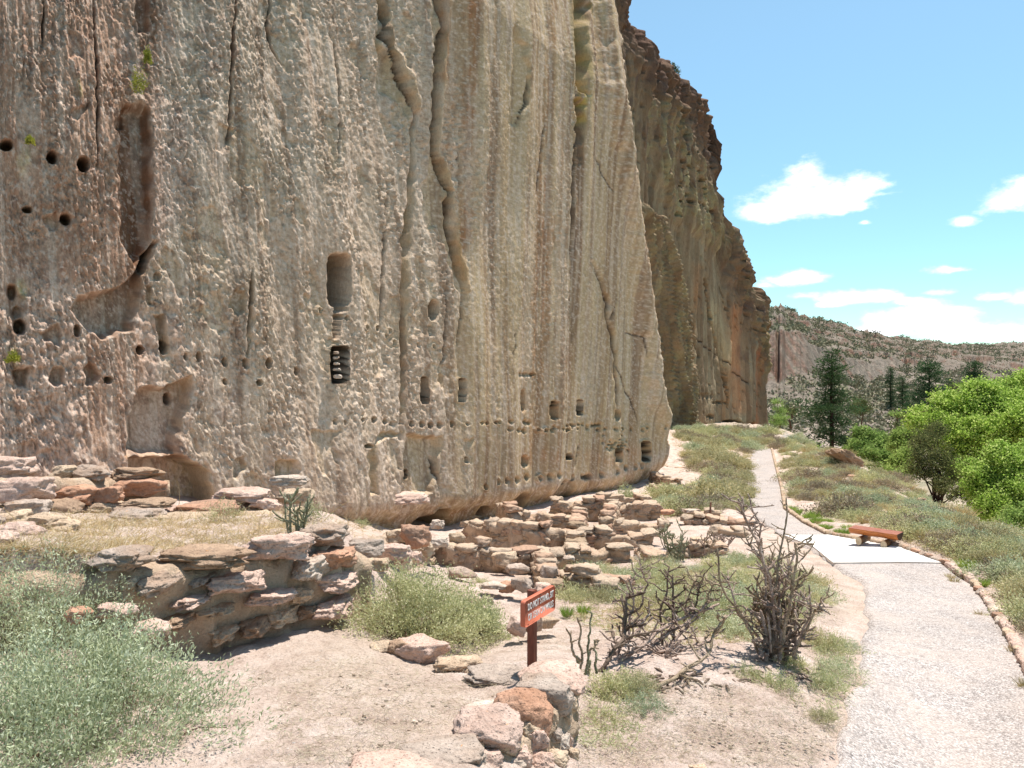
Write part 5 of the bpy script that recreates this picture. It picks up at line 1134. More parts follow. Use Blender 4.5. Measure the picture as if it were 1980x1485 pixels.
def build_shrubs():
    rng = np.random.default_rng(77)
    # big foreground sage, lower left
    make_shrub('sagebrush', at(150, 1560, 3.9), 'large grey green sage bush filling the bottom left corner', 'bush', None, 1, .88, .92, 1350, 54, .027, .0085, 'sage', sparse=.64)
    make_shrub('sagebrush', (at(70, 1370, 4.9)), 'taller looser sage bush behind the big corner bush, in front of the mud wall', 'bush', None, 2, .76, 1.0, 700, 46, .027, .0085, 'sage', sparse=.6)
    make_shrub('saltbush', gp(800, 1240)-Vector((0, 0, .03)), 'wide yellow green bush between the mud wall and the sign', 'bush', None, 3, .68, .72, 1100, 34, .024, .010, 'salt', sparse=.45)
    make_shrub('saltbush', gp(905, 1232)-Vector((0, 0, .03)), 'low right lobe of the yellow green bush, next to the sign', 'bush', None, 4, .44, .42, 700, 40, .024, .010, 'salt', sparse=.45)
    # prototypes
    def protos(pfx, mats, k, r, h, tw, per, leaf, wd, **kw):
        out = []
        for i in range(k):
            o = make_shrub(pfx, (0, 0, 0), 'x', 'x', None, 50+i*7+int(r*100), r*(1+.15*i), h, tw, per, leaf, wd, mats[i % len(mats)], **kw); out.append(o)
        return out
    fine = protos('low_shrub', ['salt', 'slope', 'salt', 'sage'], 4, .26, .24, 150, 30, .022, .009, sparse=.3)
    pts = np.concatenate([inpoly_pts([(1090,1060),(1240,1090),(1440,1080),(1560,1110),(1600,1180),(1500,1200),(1420,1240),(1250,1190),(1100,1170)], 120, rng, 8), np.array([[1190,1345],[1225,1322],[1172,1392],[1250,1372]])])
    scatter(fine, cast(pts[:, 0], pts[:, 1]), carpet_label, 'shrub', 'low green shrubs around the cholla cacti', rng, .5, 1.1)
    pts = np.array([(1530,1290),(1580,1245),(1610,1260),(1620,1300),(1585,1170),(1240,1340),(1500,1330),(1640,1250),(1600,1330),(1590,1390),(1440,1310),(1560,1150),(1580,1130)])
    scatter(fine, cast(pts[:, 0], pts[:, 1]), weed_label, 'weed', 'weeds on the dirt beside the path', rng, .35, .75)
    pts = np.array([(830,1085),(880,1092),(905,1080),(1010,1072),(1075,1050),(1060,1058),(1250,1050),(1230,1090),(1110,1148),(1130,1138),(1150,1156),(1000,1110),(930,1130),(870,1150)])
    scatter(fine, cast(pts[:, 0], pts[:, 1]), 'small green plant growing inside the ruined rooms', 'weed', 'green plants inside the ruined rooms', rng, .4, .8)
    mid = protos('round_shrub', ['slope', 'slope', 'sage', 'grey', 'salt'], 5, .42, .36, 240, 26, .040, .018, sparse=.3)
    # slope to the right of the path
    sl = [(1500,850),(1560,838),(1700,900),(1860,990),(1985,1050),(2080,1240),(2020,1220),(1930,1100),(1850,1072),(1760,1040),(1700,1018),(1640,1008),(1585,985),(1540,960),(1518,900)]
    pts = np.concatenate([inpoly_pts(sl, 225, rng, 10), inpoly_pts([(1500,845),(1540,838),(1620,870),(1640,900),(1560,900),(1510,885)], 26, rng, 8)]); P = cast(pts[:, 0], pts[:, 1])
    k = P[:, 1] > 0
    scatter(mid, P[k], slope_label, 'shrub', 'shrubs covering the slope right of the path', rng, .42, .8, .018)
    pts = np.concatenate([inpoly_pts([(1305,828),(1400,828),(1490,836),(1488,862),(1450,864),(1430,890),(1330,880)], 50, rng, 5), inpoly_pts([(1310,830),(1440,830),(1492,862),(1448,872),(1440,930),(1435,985),(1330,1000),(1250,975),(1330,950),(1400,925),(1320,895)], 84, rng, 7)]); P = cast(pts[:, 0], pts[:, 1])
    scatter(mid, P, bank_label, 'shrub', 'shrubs between the cliff and the path', rng, .5, 1.05, .018)
    for (x, y, s, rz, lb) in [(1405,905,1.9,.3,'broad green shrub half way up the bank left of the path'),(1375,975,2.1,1.3,'broad green shrub behind the metal stake'),(1345,905,1.5,2.2,'grey green shrub below the foot of the cliff corner'),(1640,1000,1.6,.4,'large straw coloured dome shrub on the slope behind the bench'),(1560,935,1.6,2.4,'dark leafless looking shrub near the kerb bend')]:
        o = copy_tree(mid[3 if 'leafless' in lb or 'straw' in lb else 0]); o.location = gp(x, y); o.scale = (s, s, s*1.1); o.rotation_euler = (0, 0, rz); tag(o, lb, 'shrub'); 
        if o.get('group'): del o['group']
    # upper left terrace growth
    for i, (x, y, r, mt, lb) in enumerate([(430,1012,.25,'slope','thin scrubby weed on the terrace right of the slabs'),(700,1020,.16,'salt','yellow green sprig at the cliff foot above the grey boulders'),(600,1010,.2,'slope','scrubby sprig right of the small cactus')]):
        make_shrub('weed', gp(x, y), lb, 'weed', None, 300+i, r, r*1.2, 90, 14, .022, .009, mt)
    for i, (x, y, Y, r, h) in enumerate([(1165,962,21,.22,.55),(1205,968,21.5,.35,.85),(1222,966,21.5,.28,.7)]):
        make_shrub('tall_shrub', (at(x, y, Y).x, Y, float(gz(at(x, y, Y).x, Y))), ['thin sprig at the left of the three tall plants behind the ruins','middle and tallest of the three tall plants behind the ruins','right one of the three tall plants behind the ruins'][i], 'shrub', None, 320+i, r, h, 130, 16, .05, .02, 'salt')
    # plants on the rock face
    for i, (x, y, w, h) in enumerate([(268,150,16,34),(285,105,8,20),(25,690,12,12),(58,270,8,10)]):
        Yc = float(cliffY(x))-.1-.155*max(0, zof(y, 12)+1.5)*-.75
        m1, m2 = shrub_parts(340+i, w*Yc/F, h*2*Yc/F, 90, 14, .03, .012); o = link('cliff_tuft', m1.mesh('cliff_tuft', VM['lichen'], False), None, at(x, y+h, Yc+.12)); tag(o, 'yellow green tuft growing on the cliff face, %s' % ['largest, above the brown shaded bay','small one above the largest tuft','low down at far left','small one near the upper left holes'][i], 'plant')
    # rim shrubs
    for i, (x, y, rp, mt) in enumerate([(1298,134,14,'juniper'),(1237,92,7,'slope'),(1262,106,6,'grey')]):
        Yf = float(farY(x))+1.2; r = rp*Yf/F; m1, m2 = shrub_parts(360+i, r, r*1.9, 160, 18, r*.22, r*.09)
        root = thing('rim_shrub', at(x, y+rp, Yf), ['round juniper standing on the rim of the far cliff','small leaning shrub on the rim above the gully','tiny twiggy shrub on the cliff rim'][i], 'shrub'); link('foliage', m1.mesh('foliage', VM[mt], False), root); link('stems', m2.mesh('stems', VM['twig'], False), root)
    # grass tufts
    gt = [make_tuft('grass_tuft', (0, 0, 0), 'x', None, 400+i, .10, .16, 130, 'tan', .005) for i in range(3)]
    gg = [make_tuft('grass_clump', (0, 0, 0), 'x', None, 410+i, .16, .20, 260, 'green', .007) for i in range(2)]
    pts = np.array([(1530,985),(1545,990),(1560,1000),(1578,1010),(1590,1018),(1602,1022),(1620,1030),(1635,1032),(1572,1000),(1600,1010),(1540,996),(1870,1098),(1900,1130),(1640,1024)])
    scatter(gg, cast(pts[:, 0], pts[:, 1]), 'fresh green grass clump along the outer side of the kerb', 'grass', 'green grass clumps along the kerb', rng, .8, 1.5)
    for x, y, lb in ((1128,1188,'bright green grass clump, right one of the pair right of the sign'),(1096,1192,'bright green grass clump, left one of the pair right of the sign')):
        o = copy_tree(gg[0]); o.location = gp(x, y); o.scale = (.62, .62, .95); tag(o, lb, 'grass'); del o['group']
    pts = np.array([(1613,1036),(1838,1118),(1846,1126),(1895,1190),(1582,1012),(1960,1262),(1985,1330)])
    scatter(gt, cast(pts[:, 0], pts[:, 1]), 'straw yellow grass tuft against the kerb', 'grass', 'yellow grass tufts against the kerb', rng, .8, 1.2)
    pts = inpoly_pts(sl, 120, rng, 12)
    scatter(gt, cast(pts[:, 0], pts[:, 1]), lambda p, k: 'tan grass tuft '+('high on the slope near the crest' if p[1] > 30 else 'on the middle slope' if p[1] > 18 else 'behind the bench' if p[0]/p[1] < .51 else 'on the near slope at the right edge'), 'grass', 'tan grass tufts on the slope', rng, 1.2, 2.2, .03)

def build_straw():
    rng = np.random.default_rng(5)
    def field(name, polys, mat, L, W, bend, flat, label, clump=1):
        mb = MB()
        for poly, n in polys:
            c = inpoly_pts(poly, n//clump, rng); P = cast(c[:, 0], c[:, 1])
            P = np.repeat(P, clump, axis=0); n2 = len(P); P = P+rng.normal(size=P.shape)*np.array([.03, .03, 0])*(1 if clump > 1 else 0); P[:, 2] = gz(P[:, 0], P[:, 1])+.012
            D = rng.normal(size=(n2, 3)); D[:, 2] = np.abs(D[:, 2])*(1-flat)+.12*(1-flat)+.02; s = .6+P[:, 1]*.06
            strips(mb, P, D, rng.uniform(.4, 1.3, n2)*L*s, W*s*rng.uniform(.7, 1.3, n2), bend, rng, 3)
        tag(link(name, mb.mesh(name, VM[mat], False)), label, 'grass', kind='stuff')
    field('dry_grass', [([(-30,1010),(120,1000),(300,985),(560,985),(600,1030),(560,1052),(300,1078),(190,1090),(60,1080),(-30,1080)], 16000), ([(560,1000),(820,1010),(760,1050),(660,1040)], 800)], 'straw', .15, .0045, .3, .12, 'pale dry grass covering the terrace below the cliff', 6)
    field('dry_litter', [([(430,1300),(700,1270),(1000,1320),(900,1400),(700,1485),(380,1485)], 7000), ([(1110,1380),(1420,1280),(1600,1310),(1640,1400),(1580,1485),(1120,1485)], 8500), ([(1340,1180),(1640,1200),(1650,1300),(1450,1290)], 1800), ([(960,1170),(1130,1170),(1200,1290),(1000,1290)], 1300), ([(1300,860),(1440,870),(1430,1000),(1250,985)], 900)], 'litter', .06, .0024, .12, .72, 'dead straw and twigs lying over the bare dirt')
    field('ground_cover', [([(1080,1080),(1440,1080),(1600,1150),(1560,1220),(1300,1270),(1100,1200)], 10000), ([(1505,850),(1560,838),(1860,992),(2000,1060),(2080,1260),(1990,1240),(1905,1110),(1850,1085),(1650,1015),(1530,970)], 14000), ([(1310,835),(1480,840),(1450,900),(1440,990),(1260,980),(1400,920)], 9000), ([(1305,822),(1400,826),(1490,835),(1490,868),(1450,866),(1440,900),(1330,890),(1300,860)], 9000)], 'tan', .09, .004, .25, .3, 'thin dry ground cover between the shrubs', 5)
    field('green_sprigs', [([(1080,1080),(1440,1080),(1600,1150),(1560,1220),(1300,1270),(1100,1200)], 6500), ([(1310,835),(1480,840),(1450,900),(1440,990),(1260,980),(1400,920)], 4000), ([(1620,1020),(1760,1045),(1870,1090),(1910,1115),(2080,1260),(2060,1180),(1860,1040)], 5000), ([(1560,1230),(1640,1240),(1660,1330),(1600,1400),(1570,1330)], 700), ([(1120,1300),(1260,1330),(1230,1460),(1120,1440)], 900)], 'salt', .07, .006, .2, .25, 'small green sprigs between the cacti and on the near slope', 4)
    # long bent stalks on the terrace
    for i, (x, y, dx, h, lb) in enumerate([(345,980,.02,.42,'tallest bent dry stalk in front of the cliff scoop'),(400,1000,.22,.32,'long dry stalk leaning right across the terrace'),(462,1000,.03,.2,'thin upright stalk left of the small cactus'),(625,1010,.25,.26,'dry stalk leaning right beside the small cactus'),(180,985,-.12,.2,'arched dry stalk on the left of the terrace'),(50,1040,-.15,.25,'pale leaning stalk at far left above the sage')]):
        p = gp(x, y); mb = MB(); k = np.linspace(0, 1, 9); pts = np.stack([k*dx+np.sin(k*5+i)*.012, 0*k, k*h*(1-.15*k)], 1); mb.tube(pts, np.linspace(.004, .0018, 9), 4); 
        for j in range(5): q = pts[5+j % 4]; mb.tube(np.array([q, q+np.array([(-1)**j*.03, .01, .03]), q+np.array([(-1)**j*.05, .01, .035])]), .0012, 3)
        tag(link('dry_stalk', mb.mesh('dry_stalk', VM['straw']), None, p), lb, 'stalk')

# ------------------------------------------------------------------ cholla cacti
def cholla_grow(mb, p, d, L, r, depth, rng, kids, curl=.25, up=.25, spread=.9):
    n = max(4, int(L/.022)); pts = [p.copy()]; dd = d/np.linalg.norm(d)
    for i in range(n):
        dd = dd+rng.normal(size=3)*curl*.18+np.array([0, 0, up*.07]); dd /= np.linalg.norm(dd); pts.append(pts[-1]+dd*L/n)
    pts = np.array(pts); rad = np.linspace(r, r*.72, len(pts))*(1+.12*np.sin(np.arange(len(pts))*1.3)); mb.tube(pts, rad, 6, .30, rng.integers(9))
    if depth > 0:
        for k in range(kids):
            i = int(rng.uniform(.30, .98)*(len(pts)-1)); a = rng.uniform(0, 2*np.pi); side = np.array([np.cos(a), np.sin(a), rng.uniform(-.25, .7)])*spread
            cholla_grow(mb, pts[i], side+dd*.35, L*rng.uniform(.18, .45), r*.78, depth-1, rng, max(1, kids-2), curl*1.4, up*2.2, spread)
def cholla(name, loc, label, seed, stems, L, r, mat, lean=(0, 0, 1), fan=.45, kids=4, depth=2, curl=.25, up=.25):
    rng = np.random.default_rng(seed); root = thing(name, loc, label, 'cactus')
    for k in range(stems):
        a = 2*np.pi*k/stems+rng.uniform(-.4, .4); f = fan*rng.uniform(.15, 1); d = np.array([math.cos(a)*f+lean[0], math.sin(a)*f+lean[1], lean[2]])
        mb = MB(); cholla_grow(mb, np.array([math.cos(a)*.03, math.sin(a)*.03, -.03]), d, L*rng.uniform(.6, 1.05), r*rng.uniform(.8, 1.15), depth, rng, kids, curl, up)
        link('stem', mb.mesh('stem', VM[mat if rng.random() > .2 or mat != 'cholla' else 'dead_cholla']), root)
    return root
def cholla_path(root, pts, r, mat, seed, kids=8, kl=.16, depth=1, curl=.6):
    rng = np.random.default_rng(seed); P = np.array([tuple(at(*p)-root.location) for p in pts]); s = np.linspace(0, len(P)-1, 30); i = np.minimum(s.astype(int), len(P)-2); f = (s-i)[:, None]; Q = P[i]*(1-f)+P[i+1]*f
    Q = Q+np.stack([fbm(s*1.3, 0, oct=2, seed=seed)*.03, fbm(s*1.3, 5, oct=2, seed=seed)*.03, fbm(s*1.3, 9, oct=2, seed=seed)*.02], 1)
    mb = MB(); r = r*.74; mb.tube(Q, np.linspace(r, r*.6, 30), 7, .25)
    for k in range(kids):
        j = rng.integers(6, 30); a = rng.uniform(0, 6.28); cholla_grow(mb, Q[j], np.array([math.cos(a), math.sin(a), rng.uniform(-.1, .9)]), kl*rng.uniform(.5, 1.4), r*.55, depth, rng, 2, curl, .3)
    link('stem', mb.mesh('stem', VM[mat]), root)
def build_cholla():
    g = gp(1505, 1268); c = cholla('cholla_cactus', g, 'tall upright cholla cactus, the largest one, beside the gravel path', 3, 12, .82, .0105, 'cholla', fan=.6, kids=7, up=.45)
    for i, (pts, r) in enumerate([([(1470,1265,6.3),(1440,1200,6.3),(1395,1140,6.2),(1388,1060,6.2)], .015), ([(1500,1262,6.3),(1490,1120,6.2),(1460,1040,6.1),(1424,965,6.0)], .018), ([(1505,1262,6.3),(1500,1150,6.3),(1510,1050,6.4),(1522,960,6.4)], .014), ([(1495,1262,6.2),(1478,1110,6.3),(1470,1020,6.4),(1444,955,6.5)], .013),
                                  ([(1510,1262,6.2),(1530,1150,6.1),(1540,1050,6.0)], .018), ([(1530,1265,6.2),(1560,1200,6.1),(1566,1130,6.0)], .014), ([(1532,1265,6.2),(1575,1190,6.1),(1588,1160,6.0)], .014), ([(1485,1262,6.3),(1430,1180,6.4),(1400,1110,6.5)], .014)]): cholla_path(c, pts, r, ['cholla', 'dead_cholla'][i % 2], 500+i, 15, .14)
    for i in range(5):
        x = 1478+i*14; cholla_path(c, [(x,1275,6.25),(x+5,1230,6.25),(x-6+i*3,1180,6.3)], .026, 'black_cholla' if i % 2 else 'dead_cholla', 520+i, 7, .16)
    d = thing('fallen_cholla', gp(1180, 1300), 'tangle of dead fallen cholla stems lying left of the tall cholla', 'cactus')
    T = [([(1150,1312,5.6),(1190,1262,5.7),(1215,1215,5.9),(1212,1150,6.0)], .024,'black_cholla'),([(1160,1310,5.7),(1230,1255,5.9),(1300,1205,6.2),(1392,1168,6.5)], .021,'dead_cholla'),([(1190,1290,5.9),(1270,1240,6.1),(1340,1195,6.3),(1378,1160,6.4)], .020,'dead_cholla'),
         ([(1270,1328,5.25),(1320,1298,5.5),(1372,1262,5.8),(1402,1190,6.0)], .019,'cholla'),([(1240,1280,5.9),(1300,1250,6.1),(1330,1215,6.2)], .019,'dead_cholla'),([(1170,1300,5.9),(1200,1250,6.0),(1260,1190,6.2)], .019,'dead_cholla'),([(1230,1300,5.8),(1290,1270,5.9),(1350,1240,6.1)], .017,'dead_cholla'),
         ([(1215,1230,6.2),(1222,1180,6.3),(1218,1120,6.3)], .014,'dead_cholla'),([(1282,1250,6.3),(1276,1170,6.4),(1296,1100,6.5)], .015,'black_cholla'),([(1300,1260,6.3),(1300,1180,6.4),(1296,1110,6.4)], .016,'black_cholla'),([(1345,1190,6.4),(1350,1150,6.4),(1360,1110,6.4)], .011,'black_cholla'),([(1362,1190,6.4),(1370,1150,6.4),(1385,1120,6.4)], .011,'cholla'),
         ([(1320,1200,6.4),(1330,1160,6.4),(1345,1125,6.4)], .011,'cholla'),([(1240,1170,6.4),(1250,1130,6.4),(1240,1100,6.3)], .011,'dead_cholla')]
    for i, (pts, r, m) in enumerate(T): cholla_path(d, pts, r, m, 540+i, 13, .17, 1, 1.0)
    o = cholla('cholla_cactus', gp(1128, 1306), 'small upright cholla with bare green stems just right of the sign', 6, 2, .18, .012, 'green_cholla', kids=2, depth=1)
    for i, pts in enumerate([[(1122,1305,5.2),(1121,1250,5.2),(1121,1190,5.2)], [(1132,1305,5.25),(1140,1240,5.25),(1141,1186,5.25)], [(1118,1275,5.2),(1104,1250,5.15),(1100,1213,5.15)], [(1150,1300,5.3),(1148,1260,5.3),(1146,1236,5.3)], [(1138,1265,5.25),(1150,1245,5.25),(1158,1236,5.25)]]): cholla_path(o, pts, .0125, 'green_cholla' if i % 2 else 'cholla', 570+i, 2, .05, 0, .2)
    cholla('cholla_cactus', gp(572, 1045), 'small green cholla on the terrace against the cliff', 9, 6, .46, .010, 'green_cholla', fan=.6, kids=6, depth=1, up=.6)
    for i, (x, y, L, lb) in enumerate([(1312,1092,.55,'left cholla of the thicket in front of the ruins'),(1365,1080,.5,'middle cholla of the thicket in front of the ruins'),(1398,1070,.4,'smallest cholla of the thicket, nearest the tall cholla'),(1290,1062,.45,'back cholla of the thicket among the fallen walls')]):
        cholla('cholla_cactus', gp(x, y), lb, 20+i, 6, L, .011, ['green_cholla', 'cholla', 'dead_cholla', 'green_cholla'][i], fan=.7, kids=5, depth=2, up=.5)
    # litter of broken joints
    mb = MB(); rng = np.random.default_rng(30); pts = inpoly_pts([(1240,1310),(1440,1270),(1600,1290),(1560,1320),(1400,1330),(1280,1345)], 90, rng)
    for p in cast(pts[:, 0], pts[:, 1]): a = rng.uniform(0, 6.28); mb.tube(np.array([p+[0, 0, .01], p+[math.cos(a)*.04, math.sin(a)*.04, .02], p+[math.cos(a)*.09, math.sin(a)*.09, .012]]), .008, 5, .2)
    tag(link('cactus_litter', mb.mesh('cactus_litter', VM['black_cholla'])), 'broken dark cactus joints lying under the cholla', 'debris', kind='stuff')

# ------------------------------------------------------------------ trees
def ell_leaves(mb, blobs, rng, sub, per, leaf, wd, subr=.34):
    for c, r in blobs:
        n = int(sub*r*r); a = rng.normal(size=(n, 3)); a /= np.linalg.norm(a, axis=1)[:, None]; a[:, 2] = a[:, 2]*.85+.1
        q = np.array(c)+a*r*rng.uniform(.25, 1.0, (n, 1)); sr = subr*rng.uniform(.5, 1.3, (n, 1, 1))
        C = q[:, None]+rng.normal(size=(n, per, 3))*sr*np.array([.6, .6, .5]); C = C.reshape(-1, 3)
        D = rng.normal(size=C.shape)+np.repeat(a, per, axis=0)*.5; D[:, 2] -= .3; kf = 1.1/max(subr*3.2, .4); kp = fbm(C[:, 0]*kf, C[:, 1]*kf, C[:, 2]*kf*1.4, oct=3, seed=int(n) % 40) > (-.28 if leaf > .11 else -.6); C, D = C[kp], D[kp]
        leaves(mb, C, D, rng.uniform(.6, 1.2, len(C))*leaf, rng.uniform(.7, 1.1, len(C))*wd, rng)
def broadleaf(name, label, px, Y, zb, blobs, mat, seed, leaf=.16, wd=.11, sub=18, per=90, subr=.34, trunks=1, bark='bark', tr=.14, group=None):
    rng = np.random.default_rng(seed); base = Vector(((px-990)/F*Y, Y, zb)); root = thing(name, base, label, 'tree', group)
    B = [(np.array(tuple(at(x, y, yy)-base)), r) for x, y, yy, r in blobs]
    mb = MB(); ell_leaves(mb, B, rng, sub, per, leaf, wd, subr); link('crown', mb.mesh('crown', VM[mat], False), root)
    mt = MB()
    for k in range(trunks):
        top = np.mean([b[0] for b in B], 0); o = rng.normal(size=3)*.25*(k > 0); o[2] = 0; pts = np.array([o-[0, 0, .6], o+top*.3+rng.normal(size=3)*.15, top*.65+rng.normal(size=3)*.3, top]); mt.tube(pts, np.linspace(tr, tr*.35, 4), 8)
    for c, r in B:
        s = np.mean([b[0] for b in B], 0)*rng.uniform(.35, .7); mt.tube(np.array([s, (s+c)/2+rng.normal(size=3)*.2, c, c+rng.normal(size=3)*r*.4]), np.linspace(tr*.45, tr*.1, 4), 5)
        for k in range(5): e = c+rng.normal(size=3)*r*.6; mt.tube(np.array([c, (c+e)/2+.1, e]), np.linspace(tr*.2, tr*.05, 3), 4)
    link('trunk', mt.mesh('trunk', VM[bark]), root); return root
def conifer(name, label, px, Y, py_top, zb, seed, wpx, group=None, limbs=56, mat='pine', low=.12, crown_shape=None, dens=1.0):
    rng = np.random.default_rng(seed); base = Vector(((px-990)/F*Y, Y, zb)); H = zof(py_top, Y)-zb; Rm = wpx/2*Y/F*1.45; root = thing(name, base, label, 'tree', group)
    mt, mf = MB(), MB(); tr = H*.017
    tp = np.array([[0, 0, -.5], [H*.004, 0, H*.3], [-H*.006, 0, H*.6], [H*.004, 0, H*.85], [0, 0, H*.985]]); mt.tube(tp, [tr*1.3, tr, tr*.75, tr*.4, tr*.12], 8)
    sc_ = H/9.0; allC = []; allD = []
    for i in range(limbs):
        t = low+(1-low)*(i+.5)/limbs; t = min(t+rng.normal()*.012, .99); z = H*t
        prof = (1-t)**.62*(.75+.25*math.sin(t*9+seed)) if crown_shape is None else crown_shape(t)
        a = i*2.4+rng.normal()*.35; L = Rm*prof*rng.uniform(.6, 1.12)+.12*sc_
        p0 = np.array([0, 0, z]); d = np.array([math.cos(a), math.sin(a), .12+.5*t]); k = np.linspace(0, 1, 6)[:, None]
        pts = p0+d*L*k+np.array([0, 0, -1])*L*.16*k*k+rng.normal(size=(6, 3))*.03*L; mt.tube(pts, np.linspace(tr*.28, tr*.05, 6), 5)
        m = max(2, int(L*3.4/sc_*dens)+2)
        for j in range(m):
            s = rng.uniform(.3, 1.05); q = pts[min(int(s*5), 5)]+rng.normal(size=3)*np.array([.15, .15, .03])*L; n = 34
            C = q+rng.normal(size=(n, 3))*np.array([.30, .30, .11])*sc_; D = C-q+np.array([0, 0, .12])*sc_+rng.normal(size=(n, 3))*.1; allC.append(C); allD.append(D)
    C = np.concatenate(allC); D = np.concatenate(allD); leaves(mf, C, D, rng.uniform(.7, 1.3, len(C))*.26*sc_, .075*sc_, rng)
    link('crown', mf.mesh('crown', VM[mat], False), root); link('trunk', mt.mesh('trunk', VM['darkbark']), root); return root
VJ = ['dark juniper left of the small valley pines, in front of the talus','dark juniper right of the tall pine crown, mid valley','light green bush among the valley junipers','juniper directly beside the tall pine crown','dark juniper above the boxelder crown','juniper below the small valley pine','juniper left of the broad pine','juniper between the far cliff and the tall pine','farther juniper right of the tall pine top','distant juniper below the talus slope','rightmost juniper above the cottonwood top','juniper beside the faint pine above the cottonwood','juniper at the right end of the row above the cottonwood','grey green juniper between the pines on the valley floor','green shrub at the foot of the tall pine','dark juniper tucked left of the cottonwood crown','green bush against the left side of the cottonwood']
def build_trees():
    conifer('pine_tree', 'dark ponderosa pine standing alone behind the tilted boulder, tallest pine', 1608, 74, 682, -9.6, 4, 104, limbs=38, low=.10, crown_shape=lambda t: max(.12, min(1, .50+.62*math.sin(min(t, .75)*3.3+.5))*(1-t)**.42*(.8+.3*math.sin(t*17))))
    conifer('pine_tree', 'dark pine rising behind the bright green cottonwood', 1797, 112, 702, -13, 5, 92, limbs=36, crown_shape=lambda t: (1-t)**.5*(.85+.2*math.sin(t*15)))
    conifer('pine_tree', 'pine top showing above the cottonwood near the right edge', 1884, 150, 700, -15, 6, 50, limbs=46)
    conifer('pine_tree', 'small pine on the valley floor left of the broad pine', 1722, 210, 711, -14, 7, 24, limbs=34)
    conifer('pine_tree', 'low pale pine just right of the small valley pine', 1745, 215, 730, -14, 8, 30, limbs=34)
    conifer('pine_tree', 'dark little pine at the right edge behind the cottonwood', 1962, 150, 738, -15, 12, 46, limbs=36)
    conifer('pine_tree', 'faint pine right of the small valley pine, in front of the mesa', 1835, 240, 732, -15, 13, 40, limbs=30)
    broadleaf('juniper_tree', 'green juniper beside the end of the far cliff', 1508, 92, -9.6, [(1508,795,92,1.0),(1503,778,92,.7),(1516,812,91,1.0),(1500,812,90,1.0)], 'elder', 20, .16, .07, 22, 60, .3)
    Y = 44
    broadleaf('cottonwood_tree', 'bright yellow green cottonwood filling the right edge', 1890, Y, -11.5, [(1850,785,Y,1.25),(1895,775,Y,1.3),(1940,792,Y,1.3),(1990,785,Y,1.4),(1822,835,Y-1,1.15),(1875,842,Y-2,1.3),(1925,850,Y-2,1.4),(1985,850,Y-2,1.5),(2030,820,Y,1.6),(1790,808,Y+1,.7),(1850,900,Y-2,.8),(1960,900,Y-2,1.3),(1770,812,Y,.45),(1905,900,Y-2,1.0),(1930,760,Y+1,.8),(1965,750,Y+1,.7),(1890,752,Y,.6),(1838,860,Y-1,.9),(1800,842,Y-1,.6),(1995,740,Y+1,.8),(1975,820,Y-3,1.2)], 'cotton', 21, .145, .105, 52, 125, .40, tr=.2)
    Y = 33
    broadleaf('cottonwood_tree', 'lower nearer cottonwood at the right edge with leaves down to the slope', 1940, Y, -9.5, [(1905,925,Y,.75),(1945,905,Y,.85),(1985,930,Y,.9),(1890,965,Y,.5),(1925,975,Y-1,.7),(1970,985,Y-1,.8),(2010,960,Y,.9),(1895,940,Y,.6),(1870,905,Y+2,.45),(1935,880,Y,.6),(1965,945,Y-1,.6),(1990,985,Y-1,.7),(1905,990,Y-1,.4),(2000,890,Y,.8)], 'cotton', 22, .11, .085, 74, 115, .33, tr=.12)
    broadleaf('boxelder_tree', 'mid green bushy tree right of the tall dark pine', 1690, 58, -11.5, [(1672,850,58,1.0),(1700,862,58,1.0),(1655,872,57,.8),(1690,885,56,.9),(1720,888,56,.8),(1738,905,55,.7),(1665,835,58,.6)], 'elder', 23, .16, .12, 50, 85, .30)
    broadleaf('boxelder_tree', 'green tree rising between the boxelder and the cottonwood', 1752, 52, -11, [(1752,845,52,.9),(1740,862,52,.8),(1765,870,51,.8),(1750,885,50,.7)], 'elder', 28, .15, .10, 45, 80, .28)
    broadleaf('boxelder_tree', 'pale green small tree left of the dark juniper', 1740, 48, -10.3, [(1735,895,48,.6),(1752,915,47,.6),(1722,915,46,.5),(1750,880,48,.45)], 'elder', 24, .14, .10, 60, 80, .26)
    broadleaf('juniper_tree', 'dark juniper with several bare trunks in front of the cottonwood', 1806, 36, -8.2, [(1790,852,37,.75),(1810,835,38,.6),(1778,880,36,.6),(1822,885,36,.65),(1800,905,36,.7),(1772,915,36,.5),(1840,920,36,.6),(1825,940,35,.5),(1850,955,34,.55)], 'juniper', 25, .10, .045, 95, 60, .22, trunks=4, bark='darkbark', tr=.10)
    broadleaf('bush_tree', 'rounded green bush at the right edge below the cottonwood', 1965, 22, -6.6, [(1950,1005,22,.35),(1975,1000,22,.4),(2000,1015,21.5,.45),(1960,1025,21.5,.3)], 'elder', 26, .08, .055, 90, 90, .14, tr=.05)
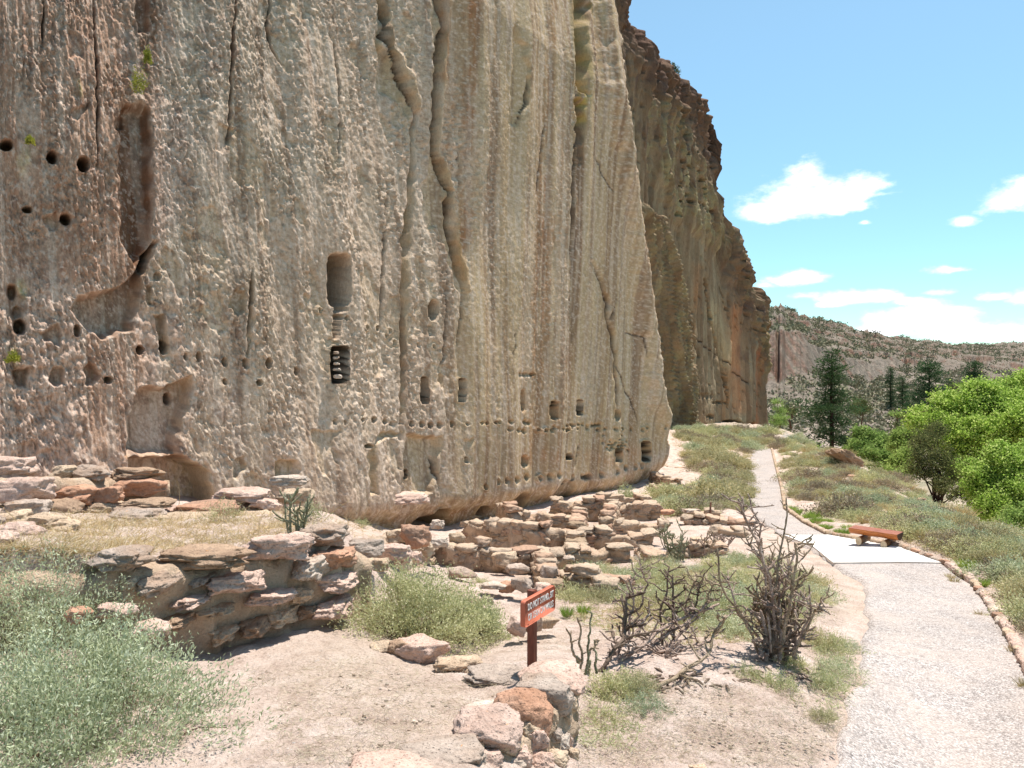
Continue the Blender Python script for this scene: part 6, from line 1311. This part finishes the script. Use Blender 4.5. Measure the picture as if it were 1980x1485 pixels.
    JS = [(1665,786,120,3.0,'juniper'),(1690,790,118,2.6,'juniper'),(1735,800,112,1.6,'elder'),(1640,800,108,2.2,'juniper'),(1735,830,84,1.9,'juniper'),(1700,780,150,2.6,'juniper'),(1755,800,120,2.6,'juniper'),(1530,790,104,1.9,'juniper'),(1645,775,150,2.6,'juniper'),(1710,765,180,2.6,'juniper'),(1880,740,180,3.0,'juniper'),(1850,748,170,3.2,'juniper'),(1925,748,170,3.0,'juniper'),(1740,780,150,2.4,'juniper'),(1575,870,66,1.0,'elder'),(1760,850,70,1.6,'juniper'),(1775,830,80,1.8,'elder')]
    for i, (x, y, Y, r, m) in enumerate(JS):
        if i in (1, 3, 5, 8, 9, 13): continue
        broadleaf('valley_juniper', VJ[i], x, Y, zof(y, Y)-r*1.1, [(x, y, Y, r*.48), (x-r*6*60/Y, y+3, Y-1, r*.34), (x+r*6*60/Y, y+3, Y+1, r*.34)], m, 60+i, .30, .16, 9, 60, .5, group='junipers on the valley floor')
    # scattered scrub over the canyon side and mesa
    rng = np.random.default_rng(9); mb = MB(); n = 21000
    A = rng.uniform(1480, 2150, n); B = np.exp(rng.uniform(math.log(135), math.log(1250), n)); z, Yb, Yc, Yt, Ys = hill_z(A, B); keep = (B < Ys*1.01); A, B = A[keep], B[keep]
    X, z, Yb, Yc, Yt, Ys = hill_full(A, B); dens = fbm(X*.03, B*.02, oct=3, seed=321); keep = (dens > rng.uniform(-.75, .35, len(A))) & ~((B > Yc) & (B < Yt)); keep &= (B > 260) | (rng.uniform(0, 1, len(B)) < .4); A, B, X, z = A[keep], B[keep], X[keep], z[keep]
    n = len(A); s = rng.uniform(.5, 1.25, n)*(1.0+B/900); k = 16
    C = np.stack([X, B, z+s*.35], 1)[:, None]+rng.normal(size=(n, k, 3))*s[:, None, None]*np.array([.5, .5, .35]); C = C.reshape(-1, 3); leaves(mb, C, rng.normal(size=C.shape), np.repeat(s, k)*.8, np.repeat(s, k)*.5, rng)
    tag(link('hillside_scrub', mb.mesh('hillside_scrub', VM['scrub'], False)), 'dark juniper scrub dotted all over the distant canyon side', 'scrub', kind='stuff')

build_shrubs(); build_straw(); build_cholla(); build_trees()
for _o in list(bpy.data.objects):
    if '_used' in _o: del _o['_used']
